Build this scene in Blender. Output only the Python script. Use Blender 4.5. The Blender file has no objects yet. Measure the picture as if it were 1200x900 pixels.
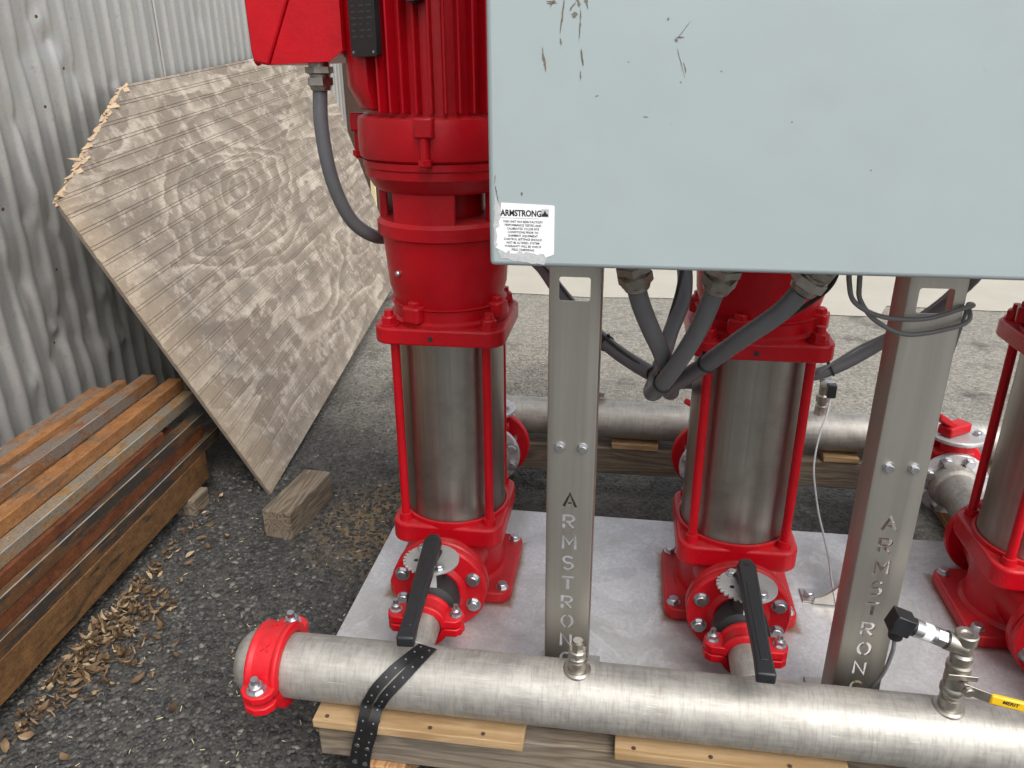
import bpy, bmesh, math, random
import numpy as np
from mathutils import Vector, Matrix, noise as mnoise
R = math.radians
random.seed(7)
rng = np.random.default_rng(11)
scn = bpy.context.scene
COL = scn.collection

# ------------------------------------------------------------------ camera
PITCH, YAW, ROLL = 0.3867, 0.1505, -0.0061
CAM = Vector((0.0, -1.0503, 1.2574))
cp, sp, cy_, sy_ = math.cos(PITCH), math.sin(PITCH), math.cos(YAW), math.sin(YAW)
fw = Vector((-sy_*cp, cy_*cp, -sp)); rt = Vector((cy_, sy_, 0)); up = rt.cross(fw)
c, s = math.cos(ROLL), math.sin(ROLL)
rt, up = c*rt + s*up, -s*rt + c*up
cd = bpy.data.cameras.new('camera'); cam = bpy.data.objects.new('camera', cd); COL.objects.link(cam)
cam.matrix_world = Matrix(((rt.x, up.x, -fw.x, CAM.x), (rt.y, up.y, -fw.y, CAM.y), (rt.z, up.z, -fw.z, CAM.z), (0, 0, 0, 1)))
cd.sensor_width = 36; cd.lens = 911.95/1200*36; cd.clip_start = 0.02; cd.clip_end = 1000
scn.camera = cam

# ------------------------------------------------------------------ sky, sun, exposure
SUN_EL, SUN_AZ = R(50), R(142)            # azimuth measured from +Y towards +X
w = bpy.data.worlds.new('World'); scn.world = w; w.use_nodes = True
nt = w.node_tree; nt.nodes.clear()
sky = nt.nodes.new('ShaderNodeTexSky'); sky.sky_type = 'NISHITA'; sky.sun_disc = False
sky.sun_elevation = SUN_EL; sky.sun_rotation = SUN_AZ; sky.air_density = 1.0; sky.dust_density = 4.0; sky.ozone_density = 1.0
hs = nt.nodes.new('ShaderNodeHueSaturation'); hs.inputs['Saturation'].default_value = 0.22
bg = nt.nodes.new('ShaderNodeBackground'); bg.inputs[1].default_value = 0.15
wo = nt.nodes.new('ShaderNodeOutputWorld')
nt.links.new(sky.outputs[0], hs.inputs['Color']); nt.links.new(hs.outputs[0], bg.inputs[0]); nt.links.new(bg.outputs[0], wo.inputs[0])
sd = bpy.data.lights.new('sun', 'SUN'); sd.energy = 1.3; sd.angle = R(40); sd.color = (1, .975, .94)
sun = bpy.data.objects.new('sun', sd); COL.objects.link(sun)
sdir = Vector((math.sin(SUN_AZ)*math.cos(SUN_EL), math.cos(SUN_AZ)*math.cos(SUN_EL), math.sin(SUN_EL)))
sun.rotation_euler = sdir.to_track_quat('Z', 'Y').to_euler(); sun.location = (3, 3, 6)
scn.view_settings.view_transform = 'Standard'; scn.view_settings.look = 'None'
scn.view_settings.exposure = 0.63; scn.view_settings.gamma = 1.0; scn.view_settings.use_curve_mapping = False
scn.render.engine = 'CYCLES'
scn.render.resolution_x, scn.render.resolution_y = 1024, 768

# ------------------------------------------------------------------ materials
class NT:
    def __init__(s, name):
        s.m = bpy.data.materials.new(name); s.m.use_nodes = True; s.t = s.m.node_tree
        s.b = s.t.nodes['Principled BSDF']
    def n(s, typ, **kw):
        k = s.t.nodes.new('ShaderNode'+typ)
        for a, v in kw.items(): setattr(k, a, v)
        return k
    def link(s, a, b): s.t.links.new(a, b)
    def coord(s, scale=(1, 1, 1), kind='Object', rot=(0, 0, 0), loc=(0, 0, 0)):
        tc = s.n('TexCoord'); mp = s.n('Mapping')
        mp.inputs['Scale'].default_value = scale; mp.inputs['Rotation'].default_value = rot; mp.inputs['Location'].default_value = loc
        s.link(tc.outputs[kind], mp.inputs[0]); return mp.outputs[0]
    def noise(s, vec, scale, detail=5, rough=.6, dist=0):
        k = s.n('TexNoise'); k.inputs['Scale'].default_value = scale; k.inputs['Detail'].default_value = detail
        k.inputs['Roughness'].default_value = rough; k.inputs['Distortion'].default_value = dist
        s.link(vec, k.inputs['Vector']); return k.outputs['Fac']
    def voro(s, vec, scale, feature='F1', out='Distance', rnd=1):
        k = s.n('TexVoronoi'); k.feature = feature; k.inputs['Scale'].default_value = scale; k.inputs['Randomness'].default_value = rnd
        s.link(vec, k.inputs['Vector']); return k.outputs[out]
    def ramp(s, fac, stops, interp='LINEAR'):
        k = s.n('ValToRGB'); k.color_ramp.interpolation = interp
        e = k.color_ramp.elements
        while len(e) < len(stops): e.new(.5)
        for el, (p, col) in zip(e, stops):
            el.position = p; el.color = (*col, 1) if isinstance(col, tuple) else (col, col, col, 1)
        s.link(fac, k.inputs[0]); return k.outputs[0]
    def mix(s, fac, a, b, mode='MIX'):
        k = s.n('Mix', data_type='RGBA', blend_type=mode)
        for sock, v in ((k.inputs[0], fac), (k.inputs[6], a), (k.inputs[7], b)):
            if isinstance(v, (int, float)): sock.default_value = v
            elif isinstance(v, tuple): sock.default_value = (*v, 1)
            else: s.link(v, sock)
        return k.outputs[2]
    def math(s, op, a, b=0.0, clamp=False):
        k = s.n('Math', operation=op); k.use_clamp = clamp
        for i, v in enumerate((a, b)):
            if isinstance(v, (int, float)): k.inputs[i].default_value = v
            else: s.link(v, k.inputs[i])
        return k.outputs[0]
    def bump(s, h, strength=.3, dist=.002, prev=None):
        k = s.n('Bump'); k.inputs['Strength'].default_value = strength; k.inputs['Distance'].default_value = dist
        s.link(h, k.inputs['Height'])
        if prev is not None: s.link(prev, k.inputs['Normal'])
        return k.outputs[0]
    def out(s, base=None, rough=None, metal=None, normal=None, spec=None):
        for nm, v in (('Base Color', base), ('Roughness', rough), ('Metallic', metal), ('Normal', normal), ('Specular IOR Level', spec)):
            if v is None: continue
            if isinstance(v, (int, float)): s.b.inputs[nm].default_value = v
            elif isinstance(v, tuple): s.b.inputs[nm].default_value = (*v, 1)
            else: s.link(v, s.b.inputs[nm])
        return s.m

M = {}
def upfac(q, lo=.55, hi=.95):
    g = q.n('NewGeometry'); sx = q.n('SeparateXYZ'); q.link(g.outputs['Normal'], sx.inputs[0])
    mr = q.n('MapRange'); q.link(sx.outputs[2], mr.inputs[0]); mr.inputs[1].default_value = lo; mr.inputs[2].default_value = hi
    return mr.outputs[0]

def m_red(name, base, dust=.45, rlo=.28, rhi=.5):
    q = NT(name); v = q.coord()
    n1 = q.noise(v, 9, 6); n2 = q.noise(v, 60, 4); n3 = q.noise(v, 420, 2)
    dk = tuple(x*.72 for x in base)
    col = q.mix(q.ramp(n1, [(.35, 0.), (.7, 1.)]), base, dk)
    # settled dust on level faces and in patches
    d = q.math('MULTIPLY', upfac(q), q.ramp(n2, [(.3, .25), (.75, 1.)]))
    d = q.math('MULTIPLY', d, dust)
    col = q.mix(d, col, (.26, .13, .11))
    chip = q.ramp(q.noise(v, 130, 3, .7), [(.705, 0.), (.72, 1.)])
    col = q.mix(q.math('MULTIPLY', chip, .7), col, (.35, .12, .11))
    rg = q.math('ADD', q.math('MULTIPLY', n2, rhi-rlo), rlo); rg = q.math('ADD', rg, q.math('MULTIPLY', d, .6))
    nb = q.bump(n3, .22, .0010, q.bump(n2, .22, .0025))
    return q.out(col, rg, 0., nb, .32)
M['red'] = m_red('red_enamel', (.50, .0035, .011), .20, .22, .46)
M['red_bright'] = m_red('red_coupling_paint', (.58, .006, .014), .14, .32, .52)

def m_metal(name, base, rough, metal=1., streak=(1, 1, 1), nscale=30, var=.25, stain=None, stain_th=(.55, .75), bump=.05):
    q = NT(name); v = q.coord(streak); v0 = q.coord()
    n1 = q.noise(v, nscale, 6, .65); n2 = q.noise(v0, 7, 6, .6); n3 = q.noise(v0, 170, 3)
    col = q.mix(q.ramp(n1, [(.3, 0.), (.72, 1.)]), tuple(x*(1-var) for x in base), base)
    col = q.mix(q.ramp(n2, [(.4, 0.), (.75, .55)]), col, tuple(x*(1-var*1.2) for x in base))
    if stain:
        col = q.mix(q.math('MULTIPLY', q.ramp(n2, [(stain_th[0], 0.), (stain_th[1], 1.)]), q.ramp(n1, [(.35, .3), (.65, 1.)])), col, stain)
    rg = q.math('ADD', q.math('MULTIPLY', n1, rough[1]-rough[0]), rough[0]); rg = q.math('ADD', rg, q.math('MULTIPLY', n2, .12))
    return q.out(col, rg, metal, q.bump(n1, bump, .001, q.bump(n3, bump, .0006)))
M['sleeve'] = m_metal('brushed_stainless_sleeve', (.45, .43, .395), (.24, .38), 1, (40, 40, .6), 3, .22, (.20, .15, .13), (.6, .85), .03)
M['post'] = m_metal('brushed_stainless_post', (.56, .54, .49), (.34, .46), 1, (30, 30, .5), 3, .14, None, bump=.03)
q = NT('mill_finish_stainless_pipe'); v = q.coord(); vx = q.coord((1.5, 14, 14)); vz = q.coord((16, 2, 2))
n1 = q.noise(vx, 9, 7, .7); n2 = q.noise(v, 16, 7, .68, .4); n3 = q.noise(vz, 14, 5, .65); n4 = q.noise(v, 150, 4, .7); n5 = q.noise(v, 4, 4)
col = q.mix(q.ramp(n2, [(.32, 0.), (.66, 1.)]), (.32, .305, .28), (.57, .56, .53))
col = q.mix(q.ramp(n1, [(.42, 0.), (.7, .6)]), col, (.62, .61, .58)); col = q.mix(q.ramp(n3, [(.48, 0.), (.70, .6)]), col, (.29, .27, .24))
col = q.mix(q.ramp(n5, [(.45, 0.), (.7, .35)]), col, (.30, .28, .25))
sc = q.ramp(q.noise(q.coord((3, 40, 40), rot=(0, .12, .2)), 6, 4, .6), [(.66, 0.), (.69, 1.)]); col = q.mix(q.math('MULTIPLY', sc, .5), col, (.75, .74, .72))
dk = q.ramp(n4, [(.68, 0.), (.76, 1.)]); col = q.mix(q.math('MULTIPLY', dk, .45), col, (.14, .13, .12))
col = q.mix(1., col, (.86, .85, .83), 'MULTIPLY'); rg = q.math('ADD', q.math('MULTIPLY', n2, .3), .42)
M['pipe'] = q.out(col, rg, .68, q.bump(n4, .08, .0008, q.bump(n1, .05, .001)))
q = NT('scuffed_aluminium_plate'); v = q.coord(); n1 = q.noise(v, 120, 5, .7, .6); n2 = q.noise(v, 6, 7, .62, .5); n3 = q.noise(v, 260, 3); n4 = q.noise(v, 2.6, 4)
col = q.mix(q.ramp(n1, [(.35, 0.), (.65, 1.)]), (.50, .50, .505), (.66, .66, .665)); col = q.mix(q.ramp(n2, [(.42, 0.), (.66, .75)]), col, (.37, .36, .345))
glare = q.math('MULTIPLY', q.ramp(q.noise(v, 7, 7, .65, .9), [(.54, 0.), (.56, 1.), (.62, .1)]), q.ramp(n4, [(.46, 0.), (.56, 1.)])); col = q.mix(q.math('MULTIPLY', glare, .3), col, (.80, .80, .80))  # pale streaky smears put mottled glare into the plate colour
col = q.mix(q.math('MULTIPLY', q.ramp(q.noise(v, 55, 4, .7), [(.70, 0.), (.74, 1.)]), .5), col, (.22, .14, .09))
ps = q.n('SeparateXYZ'); q.link(v, ps.inputs[0]); yy = q.math('SUBTRACT', q.math('ABSOLUTE', q.math('SUBTRACT', ps.outputs[1], .456)), .121)
sd_ = 9.
for cx_ in (-.357, .253, .863):
    d_ = q.math('MAXIMUM', q.math('SUBTRACT', q.math('ABSOLUTE', q.math('SUBTRACT', ps.outputs[0], cx_)), .138), yy); sd_ = d_ if sd_ == 9. else q.math('MINIMUM', sd_, d_)
rs_ = q.math('MULTIPLY', q.ramp(q.math('ADD', sd_, q.math('MULTIPLY', q.math('SUBTRACT', q.noise(v, 30, 5), .5), .02)), [(.001, 1.), (.012, 0.)]), .75); col = q.mix(rs_, col, (.26, .14, .06))
rg = q.math('ADD', q.math('MULTIPLY', n2, .35), q.math('ADD', q.math('MULTIPLY', n1, .2), .12))
M['plate'] = q.out(col, rg, .45, q.bump(n3, .05, .0006))
M['zinc'] = m_metal('zinc_plated_bolt', (.62, .63, .65), (.25, .42), 1, (1, 1, 1), 60, .25, (.4, .33, .25), (.65, .9), .05)
M['fitting'] = m_metal('cast_stainless_fitting', (.50, .47, .42), (.28, .45), 1, (1, 1, 1), 90, .3, (.3, .25, .2), (.55, .85), .12)
M['notch'] = m_metal('cast_grey_notch_plate', (.50, .50, .49), (.4, .55), .6, (1, 1, 1), 60, .2, None, bump=.1)

def m_plain(name, base, rough, var=.2, scale=40, bump=.08, metal=0., spec=.5):
    q = NT(name); v = q.coord(); n1 = q.noise(v, scale, 5); n2 = q.noise(v, scale*9, 2)
    col = q.mix(n1, tuple(x*(1-var) for x in base), tuple(min(1, x*(1+var)) for x in base))
    rg = q.math('ADD', q.math('MULTIPLY', n1, .2), rough-.1)
    return q.out(col, rg, metal, q.bump(n2, bump, .001), spec)
M['black'] = m_plain('black_handle_coat', (.012, .013, .015), .45, .5, 60, .15)
M['rubber'] = m_plain('black_valve_body', (.022, .021, .022), .6, .4, 50, .2)
M['strap'] = m_plain('black_polymer_strap', (.010, .010, .011), .38, .4, 60, .1)
M['conduit'] = m_plain('grey_conduit_jacket', (.115, .118, .126), .46, .18, 35, .1)
M['cable'] = m_plain('grey_cable_jacket', (.15, .15, .155), .45, .15, 60, .05)
M['cablew'] = m_plain('pale_cable_jacket', (.42, .42, .42), .45, .1, 60, .05)
M['blackcable'] = m_plain('black_cable_jacket', (.012, .012, .013), .4, .2, 60, .05)
M['yellow'] = m_plain('yellow_vinyl_grip', (.72, .44, .012), .4, .12, 60, .08)
M['nameplate'] = m_plain('black_nameplate_enamel', (.012, .013, .014), .35, .4, 90, .1)
M['ink'] = m_plain('black_ink', (.012, .012, .012), .6, .2, 60, 0)
M['faded_ink'] = m_plain('faded_print', (.045, .045, .044), .6, .2, 60, 0)
M['paper'] = m_plain('white_sticker_paper', (.80, .81, .82), .45, .05, 60, .05)
M['residue'] = m_plain('grey_torn_paper_backing', (.48, .50, .50), .75, .28, 220, .6)
M['postbrown'] = m_plain('brown_rusted_post', (.055, .028, .018), .75, .4, 30, .3)
M['lath'] = m_plain('pale_lath_wood', (.60, .52, .30), .7, .15, 30, .2)
M['leaf'] = None

# control cabinet enamel with scuffs
q = NT('cabinet_enamel'); v = q.coord(); vs = q.coord((1, 1, .22))
n1 = q.noise(v, 3.5, 5); n2 = q.noise(v, 420, 2); n3 = q.noise(v, 26, 6, .7)
col = q.mix(n1, (.325, .375, .380), (.345, .405, .415))
sc = q.math('MULTIPLY', q.ramp(q.noise(vs, 34, 8, .75, .6), [(.655, 0.), (.70, 1.)]), q.ramp(n1, [(.5, 0.), (.62, 1.)]))
col = q.mix(q.math('MULTIPLY', sc, .55), col, (.25, .24, .20))
spk = q.ramp(q.noise(v, 95, 3, .7), [(.74, 0.), (.765, 1.)])
col = q.mix(q.math('MULTIPLY', spk, .5), col, (.22, .22, .20))
col = q.mix(q.math('MULTIPLY', q.ramp(q.noise(v, 8, 7, .7), [(.5, 0.), (.72, 1.)]), .22), col, (.30, .32, .30))
M['cabinet'] = q.out(col, q.math('ADD', q.math('MULTIPLY', n3, .16), .26), 0., q.bump(n2, .10, .0006, q.bump(q.noise(v, 5, 2), .25, .01)), .45)
M['scuff'] = m_plain('bare_scuffed_paint', (.15, .135, .10), .7, .6, 260, .3)

def m_wood(name, light, dark, axis='X', wear=(.2, .19, .18), wearamt=.5, rings=26, seed=0.):
    q = NT(name); sc = {'X': (.9, 9, 9), 'Y': (9, .9, 9), 'Z': (9, 9, .9)}[axis]
    v = q.coord(sc, loc=(seed, seed*.7, seed*.3)); v0 = q.coord(loc=(seed, 0, 0))
    h = q.noise(v, 2.2, 3, .5, .4); fine = q.noise(v, 30, 6, .7); blot = q.noise(v0, 7, 5)
    ring = q.math('SINE', q.math('MULTIPLY', h, rings*3.)); ring = q.math('MULTIPLY', q.math('ADD', ring, 1.), .5)
    col = q.mix(ring, dark, light); col = q.mix(q.ramp(fine, [(.35, 0.), (.7, .6)]), col, dark)
    col = q.mix(q.math('MULTIPLY', q.ramp(blot, [(.4, 0.), (.7, 1.)]), wearamt), col, wear)
    return q.out(col, .8, 0., q.bump(fine, .35, .003, q.bump(ring, .2, .002)), .25)
M['beam'] = m_wood('weathered_timber', (.23, .185, .135), (.11, .085, .06), 'X', (.16, .145, .125), .55, 18)
M['shim'] = m_wood('fresh_pine_shim', (.40, .275, .15), (.27, .17, .08), 'X', (.40, .28, .15), .3, 10, 3.)
M['stringer'] = m_wood('orange_pine_stringer', (.46, .27, .13), (.27, .13, .055), 'Y', (.28, .17, .1), .3, 16, 5.)
M['block'] = m_wood('grey_brown_block', (.27, .215, .155), (.10, .075, .05), 'Y', (.20, .17, .14), .4, 20, 9.)

# weathered grooved plywood: contour figure in the sheet's own plane (x along, y up)
q = NT('weathered_plywood'); v = q.coord((1, 1.7, 1)); v0 = q.coord()
h = q.math('MULTIPLY', q.noise(q.coord((.55, 2.6, 1)), 1.5, 3, .5, .35), .95)
def knot(cx, cy, rx, ry, amp):
    mp = q.n('Mapping'); tc = q.n('TexCoord'); q.link(tc.outputs['Object'], mp.inputs[0])
    mp.inputs['Location'].default_value = (-cx/rx, -cy/ry, 0); mp.inputs['Scale'].default_value = (1/rx, 1/ry, 0)
    ln = q.n('VectorMath', operation='LENGTH'); q.link(mp.outputs[0], ln.inputs[0])
    return q.math('MULTIPLY', q.math('SUBTRACT', 1., q.math('MINIMUM', ln.outputs['Value'], 1.)), amp)
h = q.math('ADD', h, knot(.97, .815, .62, .31, .80)); h = q.math('ADD', h, knot(1.9, .30, .8, .20, .35)); h = q.math('ADD', h, knot(.45, .20, .6, .12, .12))
fine = q.noise(q.coord((2, 22, 1)), 14, 7, .7); blot = q.noise(v0, 6, 7, .68); mid = q.noise(v0, 18, 5, .7, .6)
h2 = q.math('ADD', h, q.math('ADD', q.math('MULTIPLY', mid, .045), q.math('MULTIPLY', q.noise(q.coord((6, 40, 1)), 9, 4, .7), .03)))
ring = q.math('FRACT', q.math('MULTIPLY', h2, 8.5))
ring = q.ramp(ring, [(.0, .05), (.55, .35), (.80, .95), (.93, 1.), (1., .05)])
amp_ = q.ramp(q.noise(v0, 3.3, 4), [(.36, .25), (.58, 1.)]); ring = q.math('MULTIPLY', ring, amp_)
col = q.mix(ring, (.195, .157, .122), (.46, .405, .335))
col = q.mix(q.ramp(fine, [(.42, 0.), (.70, .65)]), col, (.155, .122, .094))
grit = q.noise(q.coord((5, 28, 1)), 40, 5, .75); col = q.mix(q.ramp(grit, [(.5, 0.), (.72, .45)]), col, (.50, .45, .39))
col = q.mix(q.ramp(blot, [(.49, 0.), (.56, .45)]), col, (.165, .145, .122))
col = q.mix(q.ramp(q.noise(v0, 11, 8, .78), [(.52, 0.), (.60, .5)]), col, (.52, .465, .395))
px = q.n('SeparateXYZ'); q.link(v0, px.inputs[0])
col = q.mix(q.math('MULTIPLY', q.ramp(px.outputs[0], [(.0, 1.), (.22, 0.)]), .40), col, (.43, .33, .22))
M['ply'] = q.out(col, .82, 0., q.bump(fine, .25, .0008), .2)
M['plycore'] = m_plain('raw_plywood_edge', (.50, .37, .24), .85, .4, 60, .5)
M['groove'] = m_plain('dirty_groove_wood', (.16, .13, .10), .9, .3, 40, .2)  # core tone seen in the grooves, darker than the face strips

# corrugated zinc sheet
q = NT('weathered_zinc_sheet'); v = q.coord(); vs = q.coord((1, 1, .12))
n1 = q.noise(v, 2.6, 6, .6); st = q.noise(vs, 22, 5, .6); sp_ = q.voro(v, 160, 'F1', 'Color'); n3 = q.noise(v, 48, 5, .7)
col = q.mix(n1, (.36, .36, .345), (.46, .455, .43)); col = q.mix(q.ramp(st, [(.35, 0.), (.75, .55)]), col, (.53, .525, .50))
col = q.mix(.05, col, sp_)
col = q.mix(q.math('MULTIPLY', q.ramp(n3, [(.60, 0.), (.73, 1.)]), .5), col, (.17, .165, .15))
col = q.mix(q.math('MULTIPLY', q.ramp(q.noise(q.coord((1, 1, .3)), 70, 4, .75), [(.66, 0.), (.72, 1.)]), .55), col, (.15, .095, .055))
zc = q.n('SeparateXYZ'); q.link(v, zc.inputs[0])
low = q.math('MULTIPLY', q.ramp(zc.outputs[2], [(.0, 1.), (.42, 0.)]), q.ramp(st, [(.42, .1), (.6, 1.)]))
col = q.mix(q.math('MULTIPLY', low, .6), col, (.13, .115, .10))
M['zincsheet'] = q.out(col, q.math('ADD', q.math('MULTIPLY', st, .22), .26), .55, q.bump(n3, .10, .002), .4)

def m_rust(name, a, b, scale, scale_amt, seed):
    """a,b: rust tones; scale: colour of mill scale or bare steel showing through"""
    q = NT(name); v = q.coord((1, .55, 1), loc=(seed, seed*1.7, 0)); vs = q.coord((10, 1.3, 10), loc=(0, seed, 0)); v0 = q.coord(loc=(seed, seed, 0))
    n1 = q.noise(v, 38, 9, .72); n2 = q.noise(vs, 7, 6, .65); n3 = q.noise(v0, 230, 4, .7); n4 = q.noise(v0, 5, 5, .6)
    col = q.mix(q.ramp(n1, [(.38, 0.), (.62, 1.)]), a, b)
    f = q.math('ADD', q.math('MULTIPLY', n2, .4), q.math('ADD', q.math('MULTIPLY', n1, .25), q.math('MULTIPLY', n4, .35)))
    f = q.ramp(f, [(.61-scale_amt*.20, 0.), (.66-scale_amt*.20, 1.)])
    col = q.mix(f, col, scale); col = q.mix(q.ramp(n3, [(.50, 0.), (.68, .6)]), col, tuple(x*.3 for x in a))
    col = q.mix(q.ramp(q.noise(v, 90, 5, .7), [(.6, 0.), (.75, .6)]), col, tuple(min(1, x*1.7) for x in b))
    return q.out(col, q.math('ADD', q.math('MULTIPLY', n3, .25), .5), q.math('MULTIPLY', f, .45), q.bump(n3, .35, .0015), .3)
M['worn'] = m_metal('worn_bright_steel_edge', (.62, .58, .50), (.3, .5), .8, (1, .2, 1), 60, .4, (.30, .17, .07), (.48, .62), .1)
RUST = {
 'brown':  m_rust('brown_rust', (.095, .047, .020), (.185, .095, .036), (.060, .045, .03), .35, 1.),
 'dark':   m_rust('dark_mill_scale', (.085, .042, .019), (.14, .070, .028), (.058, .050, .042), .75, 2.),
 'red':    m_rust('red_brown_rust', (.085, .026, .012), (.155, .055, .020), (.06, .04, .03), .15, 3.),
 'orange': m_rust('orange_rust', (.20, .085, .030), (.31, .145, .055), (.17, .12, .08), .5, 4.),
 'silver': m_rust('bare_steel_and_rust', (.19, .105, .042), (.30, .185, .085), (.245, .22, .18), .7, 5.),
 'mixed':  m_rust('mottled_rust', (.15, .065, .028), (.24, .115, .045), (.20, .175, .15), .65, 6.),
}

# asphalt
q = NT('asphalt'); v = q.coord(); pos = q.n('SeparateXYZ'); q.link(v, pos.inputs[0])
vd = q.voro(v, 95, 'F1', 'Distance'); vc = q.voro(v, 95, 'F1', 'Color'); v2 = q.voro(v, 60, 'SMOOTH_F1', 'Distance')
g1 = q.noise(v, 1.6, 6, .6); g2 = q.noise(v, 300, 3, .7); g3 = q.noise(v, 14, 6, .7)
gs = q.n('SeparateXYZ'); q.link(vc, gs.inputs[0])
dark = q.mix(gs.outputs[0], (.030, .029, .028), (.076, .072, .066)); pale = q.mix(gs.outputs[0], (.16, .150, .130), (.32, .30, .255))
# dark asphalt tone blends to a pale one with distance, made uneven by noise
edge = q.math('ADD', q.math('MULTIPLY', pos.outputs[1], .42), q.math('MULTIPLY', pos.outputs[0], .10)); edge = q.math('ADD', edge, q.math('MULTIPLY', q.math('SUBTRACT', g1, .5), .9))
col = q.mix(q.ramp(edge, [(.42, 0.), (.95, 1.)]), dark, pale)
col = q.mix(q.ramp(g3, [(.48, 0.), (.72, .5)]), col, (.125, .112, .092)); col = q.mix(q.ramp(q.noise(v, 4.5, 6, .6), [(.55, 0.), (.68, .6)]), col, (.022, .021, .021))
col = q.mix(q.ramp(g2, [(.6, 0.), (.8, .4)]), col, (.02, .02, .02))
sub = q.n('VectorMath', operation='SUBTRACT'); q.link(v, sub.inputs[0]); sub.inputs[1].default_value = (-.67, .86, 0)
ln = q.n('VectorMath', operation='LENGTH'); q.link(sub.outputs[0], ln.inputs[0])
st = q.math('MULTIPLY', q.ramp(ln.outputs['Value'], [(.10, 1.), (.30, 0.)]), q.ramp(g3, [(.33, 0.), (.52, 1.)]))
col = q.mix(q.math('MULTIPLY', st, .85), col, (.23, .155, .075))
hgt = q.math('SUBTRACT', 1., q.math('MULTIPLY', vd, 1.1)); hgt = q.math('ADD', hgt, q.math('MULTIPLY', gs.outputs[1], .6))
M['asphalt'] = q.out(col, q.math('ADD', q.math('MULTIPLY', g2, .25), .62), 0., q.bump(hgt, .75, .004, q.bump(g3, .3, .006)), .35)
q = NT('asphalt_stone'); g = q.n('NewGeometry'); v = q.coord()
pos = q.n('SeparateXYZ'); q.link(v, pos.inputs[0]); g1 = q.noise(v, 1.6, 6, .6)
edge = q.math('ADD', q.math('MULTIPLY', pos.outputs[1], .42), q.math('MULTIPLY', pos.outputs[0], .10)); edge = q.math('ADD', edge, q.math('MULTIPLY', q.math('SUBTRACT', g1, .5), .9))
dk = q.ramp(g.outputs['Random Per Island'], [(0, (.024, .0235, .023)), (.6, (.058, .056, .053)), (.92, (.10, .095, .086)), (1, (.19, .175, .15))])
pl = q.ramp(g.outputs['Random Per Island'], [(0, (.11, .104, .09)), (.6, (.22, .205, .175)), (1, (.36, .335, .285))])
M['stone'] = q.out(q.mix(q.ramp(edge, [(.42, 0.), (.95, 1.)]), dk, pl), .72, 0., q.bump(q.noise(v, 700, 2), .2, .001), .3)
q = NT('pale_concrete'); v = q.coord(); n1 = q.noise(v, 3, 6, .6); n2 = q.noise(v, 120, 4, .7)
col = q.mix(n1, (.34, .32, .27), (.45, .425, .365)); col = q.mix(q.ramp(n2, [(.55, 0.), (.8, .5)]), col, (.30, .28, .24))
M['concrete'] = q.out(col, .85, 0., q.bump(n2, .4, .003), .2)
q = NT('dry_leaf'); g = q.n('NewGeometry'); oi = q.n('ObjectInfo'); v = q.coord()
f = q.math('FRACT', q.math('ADD', g.outputs['Random Per Island'], oi.outputs['Random']))
col = q.ramp(f, [(0, (.050, .030, .016)), (.4, (.105, .065, .034)), (.7, (.18, .115, .062)), (.9, (.29, .205, .12)), (1, (.42, .34, .23))])
col = q.mix(q.ramp(q.noise(v, 70, 4), [(.45, 0.), (.75, .5)]), col, (.10, .06, .03))
M['leaf'] = q.out(col, .7, 0., None, .25)

# ------------------------------------------------------------------ mesh helpers (all coordinates are world metres)
def B(): return bmesh.new()
def box(bm, x0, x1, y0, y1, z0, z1, mat=None):
    vs = [bm.verts.new((x, y, z)) for z in (z0, z1) for y in (y0, y1) for x in (x0, x1)]
    if mat:
        for v in vs: v.co = mat @ v.co
    for f in ((0, 2, 3, 1), (4, 5, 7, 6), (0, 1, 5, 4), (2, 6, 7, 3), (0, 4, 6, 2), (1, 3, 7, 5)): bm.faces.new([vs[i] for i in f])
    return bm
def frame(axis):
    a = Vector(axis).normalized(); t = Vector((0, 0, 1)) if abs(a.z) < .9 else Vector((1, 0, 0))
    u = t.cross(a).normalized(); return u, a.cross(u), a
def lathe(bm, org, axis, prof, seg=40, closed=False, a0=0., a1=2*math.pi):
    """prof: (radius, height) pairs; r=0 ends close to a point, closed joins last to first (a ring)"""
    org = Vector(org); u, v, a = frame(axis); full = abs(a1-a0-2*math.pi) < 1e-6
    rows = []
    for r, h in prof:
        if r < 1e-7: rows.append([bm.verts.new(org+a*h)]); continue
        n = seg if full else seg+1
        rows.append([bm.verts.new(org+a*h+(u*math.cos(a0+(a1-a0)*i/seg)+v*math.sin(a0+(a1-a0)*i/seg))*r) for i in range(n)])
    if closed: rows.append(rows[0])
    for A, C in zip(rows, rows[1:]):
        n = seg
        for i in range(n):
            j = (i+1) % len(A) if len(A) > 1 else 0; k = (i+1) % len(C) if len(C) > 1 else 0
            q = [A[i % len(A)], A[j], C[k], C[i % len(C)]] if len(A) > 1 and len(C) > 1 else ([A[0], C[k], C[i]] if len(A) == 1 else [A[i], A[j], C[0]])
            if len(set(q)) > 2:
                try: bm.faces.new(q)
                except ValueError: pass
    return bm
def cyl(bm, p0, p1, r0, r1=None, seg=24):
    p0, p1 = Vector(p0), Vector(p1); L = (p1-p0).length; r1 = r0 if r1 is None else r1
    return lathe(bm, p0, p1-p0, [(0, 0), (r0, 0), (r1, L), (0, L)], seg)
def ring(bm, org, axis, ri, ro, h0, h1, seg=40):
    return lathe(bm, org, axis, [(ri, h0), (ro, h0), (ro, h1), (ri, h1)], seg, True)
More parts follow.
